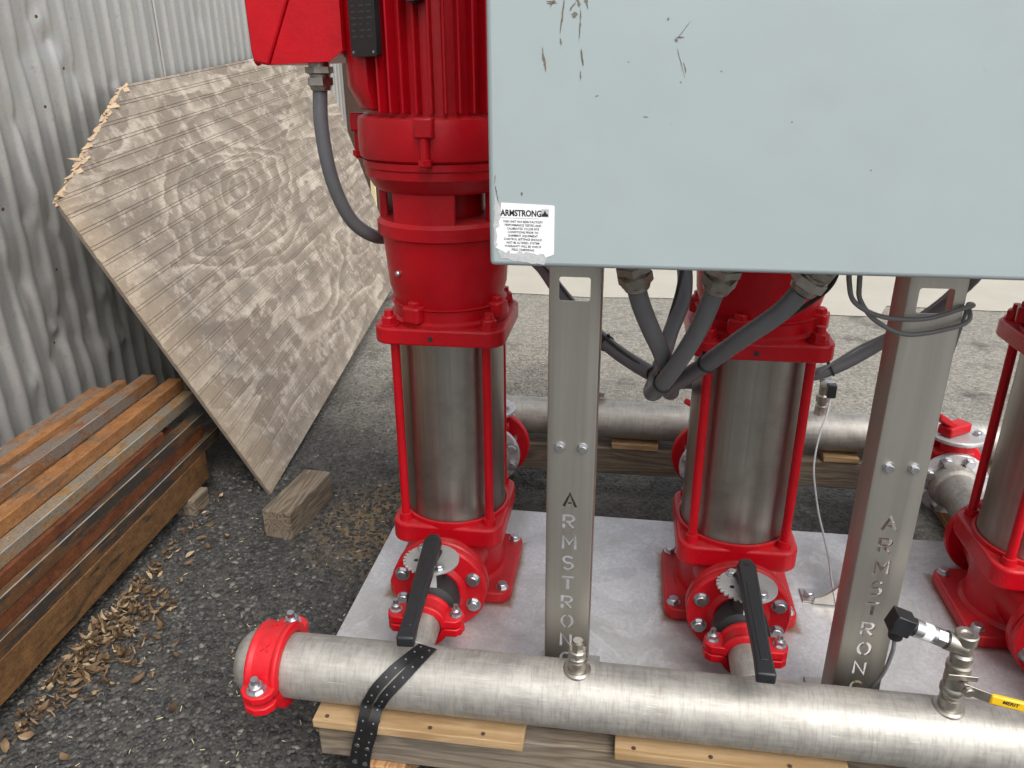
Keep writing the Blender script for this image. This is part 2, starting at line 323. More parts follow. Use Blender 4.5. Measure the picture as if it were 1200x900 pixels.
def prism(bm, poly, h0, h1, mat=None):
    """poly in local xy, extruded along local z, placed by mat"""
    mt = mat or Matrix.Identity(4)
    lo = [bm.verts.new(mt @ Vector((x, y, h0))) for x, y in poly]; hi = [bm.verts.new(mt @ Vector((x, y, h1))) for x, y in poly]
    n = len(poly); bm.faces.new(lo[::-1]); bm.faces.new(hi)
    for i in range(n): bm.faces.new((lo[i], lo[(i+1) % n], hi[(i+1) % n], hi[i]))
    return bm
def hexa(bm, p, axis, r, h, rot=0.):
    u, v, a = frame(axis); p = Vector(p)
    mt = Matrix(((u.x, v.x, a.x, p.x), (u.y, v.y, a.y, p.y), (u.z, v.z, a.z, p.z), (0, 0, 0, 1)))
    prism(bm, [(r*math.cos(rot+i*math.pi/3), r*math.sin(rot+i*math.pi/3)) for i in range(6)], 0, h*.82, mt)
    lathe(bm, p, a, [(r*.92, h*.82), (r*.80, h), (0, h)], 12)
def bolt(p, axis, r=.0105, h=.008, stub=0., washer=True, rot=0.):
    bm = B(); a = Vector(axis).normalized(); p = Vector(p)
    if washer: cyl(bm, p-a*.001, p+a*.002, r*1.25, None, 18)
    hexa(bm, p+a*.002, a, r, h, rot)
    if stub: cyl(bm, p+a*(.002+h), p+a*(.002+h+stub), r*.55, r*.5, 12)
    return bm
def spline(pts, sub=8):
    P = [Vector(p) for p in pts]; P = [P[0]*2-P[1]]+P+[P[-1]*2-P[-2]]; out = []
    for i in range(1, len(P)-2):
        for k in range(sub):
            t = k/sub; a, b, c_, d = P[i-1:i+3]
            out.append(.5*((2*b)+(c_-a)*t+(2*a-5*b+4*c_-d)*t*t+(3*b-3*c_+d-a)*t**3))
    out.append(P[-2]); return out
def tube(bm, pts, r, seg=14, ribs=0., pitch=2):
    pts = [Vector(p) for p in pts]; n = len(pts); prev = None; rows = []
    for i, p in enumerate(pts):
        t = (pts[min(i+1, n-1)]-pts[max(i-1, 0)]).normalized()
        if prev is None: u = frame(t)[0]
        else: u = (prev-t*prev.dot(t)).normalized()
        prev = u; v = t.cross(u); rr = r*(1+(ribs if (i//pitch) % 2 else 0))
        rows.append([bm.verts.new(p+(u*math.cos(2*math.pi*k/seg)+v*math.sin(2*math.pi*k/seg))*rr) for k in range(seg)])
    for A, C in zip(rows, rows[1:]):
        for k in range(seg): bm.faces.new((A[k], A[(k+1) % seg], C[(k+1) % seg], C[k]))
    bm.faces.new(rows[0][::-1]); bm.faces.new(rows[-1]); return bm
def chamsq(hx, hy, ch, cx=0., cy=0., n=4):
    """rounded rectangle outline"""
    out = []
    for qx, qy, a0 in ((1, 1, 0), (-1, 1, 90), (-1, -1, 180), (1, -1, 270)):
        for k in range(n+1):
            a = R(a0+90*k/n); out.append((cx+qx*(hx-ch)+ch*math.cos(a), cy+qy*(hy-ch)+ch*math.sin(a)))
    return out
def mesh(name, bm):
    bmesh.ops.recalc_face_normals(bm, faces=bm.faces); me = bpy.data.meshes.new(name); bm.to_mesh(me); bm.free(); return me
def fin(name, bm, mat, parent=None, bevel=0., ang=32, label=None, smooth=True, local=False, segs=2):
    me = mesh(name, bm) if isinstance(bm, bmesh.types.BMesh) else bm
    if smooth:
        me.polygons.foreach_set('use_smooth', [True]*len(me.polygons)); me.set_sharp_from_angle(angle=R(ang))
    me.materials.append(M[mat] if isinstance(mat, str) else mat)
    o = bpy.data.objects.new(name, me); COL.objects.link(o)
    if parent is not None:
        o.parent = parent
        if parent.type == 'EMPTY' and not local: o.matrix_parent_inverse = Matrix.Translation(-parent.location)
    if bevel:
        md = o.modifiers.new('bevel', 'BEVEL'); md.width = bevel; md.segments = segs; md.limit_method = 'ANGLE'; md.angle_limit = R(40)
        md.harden_normals = False
    if label: o['label'] = label
    return o
def tag(o, label, cat, group=None, kind=None):
    if label: o['label'] = label
    if cat: o['category'] = cat
    if group: o['group'] = group
    if kind: o['kind'] = kind
    return o
def thing(name, label, cat, loc, group=None):
    o = bpy.data.objects.new(name, None); COL.objects.link(o); o.location = loc; o.empty_display_size = .05
    return tag(o, label, cat, group)
def struct(o): o['kind'] = 'structure'; return o
def copy_tree(o, delta, label=None, parent=None):
    c = o.copy(); COL.objects.link(c)
    if parent is None:
        c.location = o.location+Vector(delta)
        if label: c['label'] = label
    else:
        pi = o.matrix_parent_inverse.copy(); c.parent = parent; c.matrix_parent_inverse = pi
    for ch in list(o.children): copy_tree(ch, delta, None, c)
    return c

PX = (-.357, .253, .863); PY, PZ, AZ = .456, .16, .25      # pump axes, plate top, port height
HR = .05715                                                 # header pipe radius

# ------------------------------------------------------------------ ground
bm = B(); vs = [bm.verts.new(p) for p in ((-120, -120, 0), (120, -120, 0), (120, 120, 0), (-120, 120, 0))]; bm.faces.new(vs)
struct(fin('asphalt_ground', bm, 'asphalt', smooth=False))
bm = B(); near = []
for i in range(60):
    x = -1.7+i*.09; near.append((x, 3.41+.035*mnoise.noise(Vector((x*2.3, 0, 0)))+(-.20 if .85 < x < 1.45 else 0)))
vs = [bm.verts.new((x, y, .004)) for x, y in near]+[bm.verts.new(p) for p in ((3.6, 9, .004), (-1.7, 9, .004))]
bm.faces.new(vs); struct(fin('concrete_apron', bm, 'concrete', smooth=False))

# loose aggregate standing proud of the asphalt: real stones, one mass
def stones(n, x0, x1, y0, y1, smin, smax):
    oct_ = np.array([(1, 0, 0), (0, 1, 0), (-1, 0, 0), (0, -1, 0), (.55, .55, .8), (-.55, .55, .75), (-.5, -.55, .8), (.55, -.5, .7)], float)
    fc = [(0, 1, 4), (1, 2, 5), (2, 3, 6), (3, 0, 7), (1, 5, 4), (2, 6, 5), (3, 7, 6), (0, 4, 7), (4, 5, 6), (4, 6, 7)]
    P = np.stack([rng.uniform(x0, x1, n), rng.uniform(y0, y1, n), np.zeros(n)], 1); S = smin+(smax-smin)*rng.random(n)**2.2
    A = rng.uniform(0, 6.28, n); J = rng.uniform(.72, 1.25, (n, 8, 3)); V = oct_[None]*J*S[:, None, None]
    V[:, :, 2] *= .45; V[:, :, 1] *= rng.uniform(.6, 1, (n, 1))
    ca, sa = np.cos(A)[:, None], np.sin(A)[:, None]; X = V[:, :, 0]*ca-V[:, :, 1]*sa; Y = V[:, :, 0]*sa+V[:, :, 1]*ca
    V[:, :, 0] = X; V[:, :, 1] = Y; V += P[:, None]; V[:, :, 2] += .0002
    F = np.array(fc)[None]+(np.arange(n)*8)[:, None, None]
    return V.reshape(-1, 3), F.reshape(-1, 3)
Vl, Fl, off = [], [], 0
for a in ((24000, -1.35, -.30, -.25, 1.1, .0020, .0100), (12000, -1.25, -.2, 1.1, 2.5, .0028, .0075), (9000, -.4, 1.3, .74, 2.6, .002, .0052)):
    V_, F_ = stones(*a); Vl.append(V_); Fl.append(F_+off); off += len(V_)
V_, F_ = np.concatenate(Vl), np.concatenate(Fl)
me = bpy.data.meshes.new('asphalt_aggregate'); me.vertices.add(len(V_)); me.vertices.foreach_set('co', V_.ravel())
me.loops.add(F_.size); me.loops.foreach_set('vertex_index', F_.ravel().astype(np.int32)); me.polygons.add(len(F_))
me.polygons.foreach_set('loop_start', (np.arange(len(F_))*3).astype(np.int32)); me.update(calc_edges=True)
o = fin('asphalt_aggregate', me, 'stone', smooth=False)
tag(o, 'coarse grey stone aggregate standing proud in the asphalt surface', 'gravel', kind='stuff')

# ------------------------------------------------------------------ corrugated wall
WX, WK, PITCHW = 1.60, .095, .083
wd = Vector((-WK, 1, 0)).normalized(); wn = Vector((1, WK, 0)).normalized()      # along, outward (towards the pumps)
DENT = [(1.275, 1.265, .030, -.040), (1.27, 1.275, .075, .020), (1.235, 1.345, .05, -.020), (1.21, 1.39, .045, .016), (1.33, 1.25, .05, -.014), (1.17, 1.40, .07, -.02), (1.10, 1.30, .08, -.012), (1.0, .93, .07, .014), (.88, .70, .08, -.02), (1.06, .62, .05, -.016),
        (1.22, .58, .05, .02), (.96, .50, .04, -.022), (.80, .42, .05, .018), (1.10, .46, .04, -.02), (1.28, .40, .04, .015), (.70, .58, .05, -.015), (1.55, 1.22, .05, -.012), (2.3, 1.45, .04, -.01),
        (1.33, .70, .05, -.022), (.86, .90, .04, -.014), (1.0, 1.13, .04, -.016), (1.2, .86, .04, .014), (1.42, .55, .05, -.02)]
rd_ = random.Random(21)
DENT += [(rd_.uniform(.45, 1.7), rd_.uniform(.3, .95), rd_.uniform(.018, .04), rd_.choice((-1, 1))*rd_.uniform(.008, .02)) for k in range(44)]
def wallpt(t, z, layer):
    ph = 2*math.pi*t/PITCHW
    cr = mnoise.noise(Vector((t*5, z*5, 3.1))); cr2 = mnoise.noise(Vector((t*13, z*11, 7.7)))
    lowf = max(0., min(1., (1.0-z)/.55)); ph += .05*lowf*cr
    rib = (.5+.5*math.cos(ph))**(4-1.8*lowf); a = .0105+.0035*lowf
    d = a*rib*(1-.25*max(0., cr)*lowf)-.004+.0025*mnoise.noise(Vector((t*1.3, z*.9, 0)))+.014*lowf*max(0., abs(cr2)-.38)*(1 if cr2 > 0 else -1)
    for (dy, dz, r, dep) in DENT:
        q_ = ((t-dy)**2+((z-dz)*.7)**2)/(r*r)
        if q_ < 9:
            e = math.exp(-1.9*math.sqrt(q_)); d = d*(1-.6*e)+dep*e*(1+.6*cr2)
    return Vector((-WX, 0, 0))+wd*t+wn*(d+layer)+Vector((0, 0, z))
wall = thing('corrugated_wall', 'dented grey corrugated metal wall rising behind the leaning plywood and rusty tubes', 'wall', (-1.66, .9, 0))
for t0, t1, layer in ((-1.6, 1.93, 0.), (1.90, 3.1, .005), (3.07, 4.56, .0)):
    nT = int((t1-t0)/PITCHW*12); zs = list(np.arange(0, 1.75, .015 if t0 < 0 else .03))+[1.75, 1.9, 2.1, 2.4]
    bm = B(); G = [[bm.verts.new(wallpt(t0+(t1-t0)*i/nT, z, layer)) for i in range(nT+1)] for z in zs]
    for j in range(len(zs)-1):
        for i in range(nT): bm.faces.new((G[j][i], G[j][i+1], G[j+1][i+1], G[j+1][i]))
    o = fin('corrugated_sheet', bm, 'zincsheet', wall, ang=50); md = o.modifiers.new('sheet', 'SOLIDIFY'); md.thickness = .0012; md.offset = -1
for t, z in ((1.20, 1.40), (1.146, 1.158), (.96, .49), (.875, .906), (1.28, 1.262), (2.0, 1.42), (2.0, .9), (1.03, .70), (.70, .62), (3.2, 1.3)):
    bm = B(); p = wallpt(t, z, 0)
    lathe(bm, p-wn*.004, wn, [(.0055, 0), (.0055, .004), (.0042, .0065), (0, .0075)], 12); fin('nail_head', bm, 'postbrown', wall)  # added dark domes stand in for the dark holes in the sheet
tw = thing('rusted_post', 'dark brown rusted square post at the far end of the corrugated wall', 'post', (-2.0, 4.72, 0))
bm = B(); box(bm, -2.06, -1.86, 4.62, 4.80, 0, 2.3); fin('upright', bm, 'postbrown', tw, .004)
bm = B(); box(bm, -2.10, -1.82, 4.58, 4.84, 0, .02); fin('base_plate', bm, 'postbrown', tw, .003)
tl = thing('wood_lath', 'thin pale wooden lath standing upright past the plywood', 'lath', (-1.66, 4.0, 0))
bm = B(); box(bm, -1.695, -1.665, 3.98, 4.0, 0, .84); fin('stick', bm, 'lath', tl, .002)

# ------------------------------------------------------------------ leaning grooved plywood sheet
gu = Vector((-.088, .993, .076)).normalized(); ev = Vector((-.425, -.106, .899)); ev = (ev-gu*ev.dot(gu)).normalized(); nn = gu.cross(ev).normalized()
P0 = Vector((-1.084, .974, .004))
if nn.dot(CAM-P0) < 0: nn = -nn
ply = thing('plywood_sheet', 'large weathered grooved plywood sheet with a torn corner leaning on the corrugated wall', 'plywood', P0)
ply.matrix_world = Matrix(((gu.x, ev.x, nn.x, P0.x), (gu.y, ev.y, nn.y, P0.y), (gu.z, ev.z, nn.z, P0.z), (0, 0, 0, 1)))
TOPV = 1.285
def uL(v): return 0. if v < 1.035 else (v-1.035)/(TOPV-1.035)*.66
def uR(v): return 2.30+.38*(max(v, 0)/.85)**1.3
def jag(v, amp): return amp*(mnoise.noise(Vector((v*55, 2.2, 0)))+.7*mnoise.noise(Vector((v*170, 5.2, 0))))
def strip_outline(v0, v1, inset=0.):
    L, Rr = [], []; n = 9
    for k in range(n+1):
        v_ = v0+(v1-v0)*k/n; torn = v_ > 1.03
        L.append((uL(v_)+inset+(abs(jag(v_, .05))+.012 if torn else .0025*mnoise.noise(Vector((v_*60, 0, 0)))), v_)); Rr.append((uR(v_)-inset+jag(v_, .004), v_))
    return Rr+L[::-1]
NS = 26; sw = TOPV/NS
for i in range(NS):
    v0, v1 = i*sw+.0006, (i+1)*sw-.0006
    for va, vb in ((v0, v1-.0095), (v1-.0083, v1)):                      # face strip and the narrow bead along its groove
        bm = B(); prism(bm, strip_outline(va, vb), -.0035, 0); fin('strip' if vb < v1 else 'bead', bm, 'ply', ply, .0004, local=True, smooth=False, segs=1)
pts = []
for v_ in np.linspace(0, TOPV-.003, 120): pts.append((uR(v_)-.003, v_))
for v_ in np.linspace(TOPV-.003, 0, 160): pts.append((uL(v_)+(abs(jag(v_, .03)) if v_ > 1.03 else .001), v_))
bm = B(); prism(bm, pts, -.013, -.0036); fin('core', bm, 'groove', ply, local=True, smooth=False)
tv = [(uL(v_)+.085, v_) for v_ in np.linspace(1.02, TOPV-.004, 12)]+[(uL(v_)-.012+abs(jag(v_+.3, .045)), v_) for v_ in np.linspace(TOPV-.004, 1.02, 110)]
bm = B(); prism(bm, tv, -.0075, -.0034); fin('torn_veneer', bm, 'plycore', ply, local=True, smooth=False)
for k in range(46):
    v_ = random.uniform(1.03, 1.284); u_ = uL(v_)+random.uniform(-.01, .045); L_ = random.uniform(.004, .018) if k % 11 else .055; wd_ = random.uniform(.002, .007)
    bm = B(); a = random.uniform(-.25, .35); z0 = random.uniform(-.008, .002)
    mt = Matrix.Translation((u_, v_, z0)) @ Matrix.Rotation(math.pi+a, 4, 'Z') @ Matrix.Rotation(random.uniform(-.3, .3), 4, 'Y')
    prism(bm, [(-.03, -wd_), (L_*.5, -wd_*.7), (L_, 0), (L_*.4, wd_*.8), (-.03, wd_)], -.001, .0012, mt); fin('splinter', bm, 'plycore', ply, local=True, smooth=False)

# ------------------------------------------------------------------ timber block that stops the sheet from sliding
blk = thing('timber_block', 'short weathered square timber block lying against the bottom corner of the plywood', 'wood block', (-.93, .86, 0))
bm = B(); mt = Matrix.Translation((-.955, .742, .0)) @ Matrix.Rotation(R(-6), 4, 'Z'); box(bm, -.0445, .0445, 0, .255, .0, .089, mt)
bmesh.ops.subdivide_edges(bm, edges=bm.edges[:], cuts=3, use_grid_fill=True)
for v_ in bm.verts:
    if v_.co.z > .002: v_.co += Vector((mnoise.noise(v_.co*30), mnoise.noise(v_.co*30+Vector((5, 0, 0))), mnoise.noise(v_.co*30+Vector((0, 5, 0)))))*.0016
fin('block', bm, 'block', blk, .003)

# ------------------------------------------------------------------ pile of rusty steel tubes
BK = .065; bdir = Vector((-BK, 1, 0)).normalized()
def steel_bar(name, label, xr, xl, z0, z1, yend, mat, group=None, wall_t=.004, ystart=-1.3, skew=0., worn=False):
    """square tube running along the pile; xr, xl its sides where the pile crosses Y = 0.03"""
    def bx(x, y): return x-(BK+skew)*(y-.03)
    ch = .004; t = wall_t
    def loop(x0, x1, za, zb, c_, y):
        return [Vector((bx(px, y), y, pz)) for px, pz in ((x0, za), (x1, za), (x1, zb), (x0, zb))]
    bm = B(); rows = []
    for y in [ystart+(yend-ystart)*k/14 for k in range(15)]:
        wob = Vector((mnoise.noise(Vector((y*1.7, z0*40, xr*30)))*.0015, 0, 0))
        rows.append([bm.verts.new(p+wob) for p in loop(xl, xr, z0, z1, ch, y)])
    inn = [[bm.verts.new(p) for p in loop(xl+t, xr-t, z0+t, z1-t, .002, y)] for y in (ystart, ystart+.12)], [[bm.verts.new(p) for p in loop(xl+t, xr-t, z0+t, z1-t, .002, y)] for y in (yend-.12, yend)]
    for A, C in zip(rows, rows[1:]):
        for k in range(4): bm.faces.new((A[k], A[(k+1) % 4], C[(k+1) % 4], C[k]))
    for (outer, (a_, b_)) in ((rows[0], (inn[0][0], inn[0][1])), (rows[-1], (inn[1][1], inn[1][0]))):
        for k in range(4):
            bm.faces.new((outer[k], outer[(k+1) % 4], a_[(k+1) % 4], a_[k])); bm.faces.new((a_[k], a_[(k+1) % 4], b_[(k+1) % 4], b_[k]))
        bm.faces.new(b_)
    o = fin(name, bm, RUST[mat], None, .0024 if worn else .003, 40, segs=1 if worn else 3)
    if worn: o.data.materials.append(M['worn']); o.modifiers['bevel'].material = 1; o.modifiers['bevel'].angle_limit = R(30)
    return tag(o, label, 'steel tube', group)
PG = 'rusty steel tubes piled along the corrugated wall'
steel_bar('steel_channel', 'deep brown rusted steel section lying lowest in the pile over the leaf litter', -1.220, -1.300, .055, .1445, .965, 'brown', PG)
steel_bar('steel_tube', 'dark steel tube with a bright worn top edge resting on the deep lowest section', -1.222, -1.262, .1455, .1815, 1.075, 'dark', PG, worn=True)
steel_bar('steel_tube', 'red brown rusted steel tube sandwiched between two dark bright-edged tubes', -1.236, -1.274, .1825, .2185, 1.0, 'red', PG)
steel_bar('steel_tube', 'blackish steel tube with a silver top edge and clean square end', -1.232, -1.270, .2195, .2560, 1.018, 'dark', PG, worn=True)
steel_bar('steel_tube', 'shorter red brown rusted tube whose end stops back from the others in the pile', -1.252, -1.288, .2570, .2850, .81, 'red', PG)
steel_bar('steel_tube', 'silvery bare steel tube with yellowish rusty flank, ending just under the plywood edge', -1.262, -1.301, .2860, .3190, 1.035, 'silver', PG, worn=True)
steel_bar('steel_tube', 'bright orange topped steel tube with dark flank beside the silvery tube', -1.302, -1.348, .3180, .3540, 1.05, 'orange', PG)
steel_bar('steel_tube', 'mottled grey and red brown tube with a thin white scratch line along its edge', -1.352, -1.396, .3530, .3890, .985, 'mixed', PG, worn=True)
steel_bar('steel_tube', 'narrow orange rusted tube beside the mottled scratched tube, high on the pile', -1.400, -1.428, .3695, .4030, .90, 'orange', PG)
steel_bar('steel_tube', 'dull brown tube lying closest to the corrugated wall on the pile top', -1.431, -1.470, .3695, .4020, .84, 'mixed', PG)
HB = 'rusty steel tube buried inside the pile behind the outer tubes'
for (xr, z0, z1, ye) in ((-1.304, .0555, .1445, .93), (-1.385, .0555, .1445, .93), (-1.265, .1455, .1815, .9), (-1.305, .1455, .1815, .9), (-1.345, .1455, .1815, .9), (-1.385, .1455, .1815, .9), (-1.425, .1455, .1815, .9),
        (-1.278, .1825, .2185, .9), (-1.318, .1825, .2185, .9), (-1.358, .1825, .2185, .9), (-1.398, .1825, .2185, .9), (-1.438, .1825, .2185, .9), (-1.275, .2195, .2560, .9), (-1.315, .2195, .2560, .9), (-1.355, .2195, .2560, .9), (-1.395, .2195, .2560, .9), (-1.435, .2195, .2560, .9),
        (-1.290, .2570, .2850, .88), (-1.330, .2570, .2850, .88), (-1.370, .2570, .2850, .88), (-1.410, .2570, .2850, .88), (-1.304, .2860, .3170, .9), (-1.344, .2860, .3170, .9), (-1.384, .2860, .3170, .9), (-1.424, .2860, .3170, .9), (-1.352, .3180, .3520, .88), (-1.398, .3180, .3520, .88), (-1.438, .3180, .3520, .8), (-1.400, .3530, .3685, .86), (-1.441, .3530, .3685, .8), (-1.450, .2570, .2850, .88)):
    steel_bar('steel_tube', HB, xr, xr-(.078 if z1-z0 > .05 else .037), z0, z1, ye, random.choice(('brown', 'red', 'dark')), PG)
for yy, lab in ((.82, 'stubby weathered wood bearer under the end of the rusty tube pile'), (-.35, 'weathered wood bearer under the near length of the rusty tube pile')):
    t = thing('wood_bearer', lab, 'wood bearer', (-1.36, yy, 0)); bm = B()
    box(bm, -1.52, -1.225-(.03 if yy > 0 else 0), yy, yy+.085, .0, .0545); bmesh.ops.subdivide_edges(bm, edges=bm.edges[:], cuts=2, use_grid_fill=True); fin('timber', bm, 'block', t, .003)

# ------------------------------------------------------------------ leaf litter and single leaves
def leaf_mesh(bm, mt, L, W_, curl):
    n = 6; rows = []
    for i in range(n+1):
        s_ = i/n; wdt = W_*math.sin(math.pi*min(.98, max(.03, s_)))**.8; x = (s_-.5)*L; z = curl*L*((s_-.5)**2*1.6)
        rows.append([bm.verts.new(mt @ Vector((x, k*wdt, z+abs(k)*wdt*.45*(1+curl)))) for k in (-1, 0, 1)])
    for A, C in zip(rows, rows[1:]):
        for k in range(2):
            bm.faces.new((A[k], A[k+1], C[k+1], C[k]))
def leaf_place(x, y, z, flat=.25):
    return Matrix.Translation((x, y, z)) @ Matrix.Rotation(random.uniform(0, 6.28), 4, 'Z') @ Matrix.Rotation(random.gauss(0, flat), 4, 'X') @ Matrix.Rotation(random.gauss(0, flat), 4, 'Y')
bm = B()
for k in range(560):
    y = random.gauss(.27, .13)
    if k % 9 == 0: y = random.uniform(-.05, .95)
    x0 = -1.205-BK*y; wid = max(.03, .085-.22*abs(y-.27))
    x = x0+abs(random.gauss(0, wid)); hgt_ = max(0, .022*(1-abs(x-x0)/.13)*math.exp(-((y-.27)/.22)**2))
    leaf_mesh(bm, leaf_place(x, y, .005+random.random()*hgt_, .38), random.uniform(.009, .036), random.choice((.0016, .003, .005, .0075)), random.uniform(0, 1.5))
o = fin('leaf_litter', bm, 'leaf'); tag(o, 'drift of curled dry brown leaves swept against the lowest rusty tube', 'leaves', kind='stuff')
LG = 'single dry leaves lying loose on the dark asphalt'
for (x, y, L) in ((-1.13, .17, .034), (-1.02, .155, .04), (-1.17, .055, .03), (-1.21, .03, .028), (-1.15, -.02, .034), (-.90, .09, .03), (-1.09, .42, .028), (-1.12, .50, .026), (-1.16, .62, .032), (-1.13, .66, .028), (-1.17, .70, .03), (-1.10, .72, .024), (-.98, .24, .022), (-.86, .27, .018), (-1.04, -.06, .03), (-1.14, .58, .03)):
    bm = B(); leaf_mesh(bm, leaf_place(0, 0, .007, .12), L, L*.27, random.uniform(.2, .8))
    o = fin('dry_leaf', bm, 'leaf'); o.location = (x, y, 0)
    tag(o, 'single pale dry leaf lying loose on the dark asphalt by the rusty tubes', 'leaf', LG)
bm = B()
for k in range(130):
    x, y = random.uniform(-1.25, -.45), random.uniform(-.15, 1.1); L = random.uniform(.002, .009)
    mt = leaf_place(x, y, .0055, .15); box(bm, -L*.7, L*.7, -.0006, .0006, 0, .001, mt)
o = fin('straw_bits', bm, 'lath', smooth=False); tag(o, 'tiny pale straw and chip fragments sprinkled over the asphalt', 'debris', kind='stuff')

# ------------------------------------------------------------------ skid timbers, shims
def timber(name, label, x0, x1, y0, y1, z0, z1, mat, cuts=2, group=None, amp=.0016):
    t = thing(name, label, 'timber', ((x0+x1)/2, (y0+y1)/2, z0), group); bm = B(); box(bm, x0, x1, y0, y1, z0, z1)
    L = max(x1-x0, y1-y0); ax = 0 if x1-x0 > y1-y0 else 1
    es = [e for e in bm.edges if abs((e.verts[0].co-e.verts[1].co)[ax]) > L*.9]
    bmesh.ops.subdivide_edges(bm, edges=es, cuts=int(L/.04), use_grid_fill=True)
    for v_ in bm.verts: v_.co += Vector((0, mnoise.noise(v_.co*9), mnoise.noise(v_.co*9+Vector((3, 1, 0))) if v_.co.z > z0+.01 else 0))*amp
    fin('timber', bm, mat, t, .003, 50); return t
SG = 'skid stringers under the pump set'
for x, lab in ((-.40, 'orange pine stringer with splintered top poking out below the strapped header beam'), (.30, 'pine stringer under the middle of the pump skid'), (1.0, 'pine stringer under the pump skid beside the third pump')):
    timber('skid_stringer', lab, x-.043, x+.047, -.055, 1.25, 0, .086, 'stringer', group=SG)
fb = timber('skid_beam', 'long grey brown timber beam carrying the header pipe with the black strap', -.513, 1.35, -.043, .05, .0865, .174, 'beam')
rb = timber('skid_beam', 'long grey brown timber beam beneath the rear header pipe', -.65, 1.6, 1.105, 1.195, .0865, .174, 'beam')
for y in (.25, .62): timber('skid_beam', 'low timber beam hidden beneath the metal base plate', -.54, 1.45, y, y+.085, .0865, .1465, 'beam', group='beams under the base plate')
def shim(lab, x0, x1, y0, y1, z0, z1, nails):
    t = thing('pine_shim', lab, 'shim', ((x0+x1)/2, (y0+y1)/2, z0)); bm = B(); box(bm, x0, x1, y0, y1, z0, z1); fin('board', bm, 'shim', t, .0015)
    for k in range(nails):
        p = (x0+(x1-x0)*(k+.25)/nails, y0+.012, z1); bm = B(); cyl(bm, p, (p[0], p[1], z1+.0008), .004, None, 10); fin('nail', bm, 'postbrown', t)
shim('long fresh pine shim board under the capped end of the front header pipe', -.51, -.135, -.066, .022, .1745, .1922, 4)
shim('fresh pine shim board under the front header near the ball valve side', .02, .40, -.060, .022, .1745, .1922, 3)
shim('short pine shim under the rear header left of the middle pump', -.02, .12, 1.10, 1.20, .1745, .1922, 0)
shim('short pine shim under the rear header right of the middle pump', .60, .70, 1.10, 1.20, .1745, .1922, 0)

# ------------------------------------------------------------------ base plate
t = thing('base_plate', 'scuffed pale metal base plate the red pumps are bolted to', 'base plate', (.45, .46, .147))
bm = B(); box(bm, -.563, 1.55, .155, .732, .1475, PZ); fin('plate', bm, 'plate', t, .0015)

# ------------------------------------------------------------------ header pipes
def weld(bm, p, axis, r): lathe(bm, p, axis, [(r, 0), (r+.006, .0), (r+.007, .003), (r+.003, .006), (r, .007)], 32, True)
hd = thing('header_pipe', 'thick stainless header pipe in front of the pumps with black strap across it', 'pipe', (.35, 0, AZ-HR))
bm = B(); lathe(bm, (-.596, 0, AZ), (1, 0, 0), [(0, 0), (HR*.93, 0), (HR, .003)]+[(HR, .003+k*.05) for k in range(1, 40)]+[(0, 1.953)], 64); pipe_o = fin('pipe', bm, 'pipe', hd, ang=50)
bm = B(); lathe(bm, (-.598, 0, AZ), (-1, 0, 0), [(HR, 0), (HR, .032), (HR*.98, .042), (HR*.90, .053), (HR*.72, .063), (HR*.42, .070), (0, .072)], 64); fin('end_cap', bm, 'pipe', hd, ang=60)
for x in PX:
    bm = B(); cyl(bm, (x, .0, AZ), (x, .165, AZ), .0325, None, 40); weld(bm, (x, .047, AZ), (0, 1, 0), .0325); fin('branch_pipe', bm, 'pipe', hd)
for x, r in ((-.05, .0165), (.543, .0165)):
    bm = B(); lathe(bm, (x, 0, AZ+HR-.006), (0, 0, 1), [(r+.008, 0), (r+.008, .005), (r+.005, .0085), (r, .0095), (r, .026), (r*.8, .027), (0, .027)], 32); fin('weld_socket', bm, 'fitting', hd)

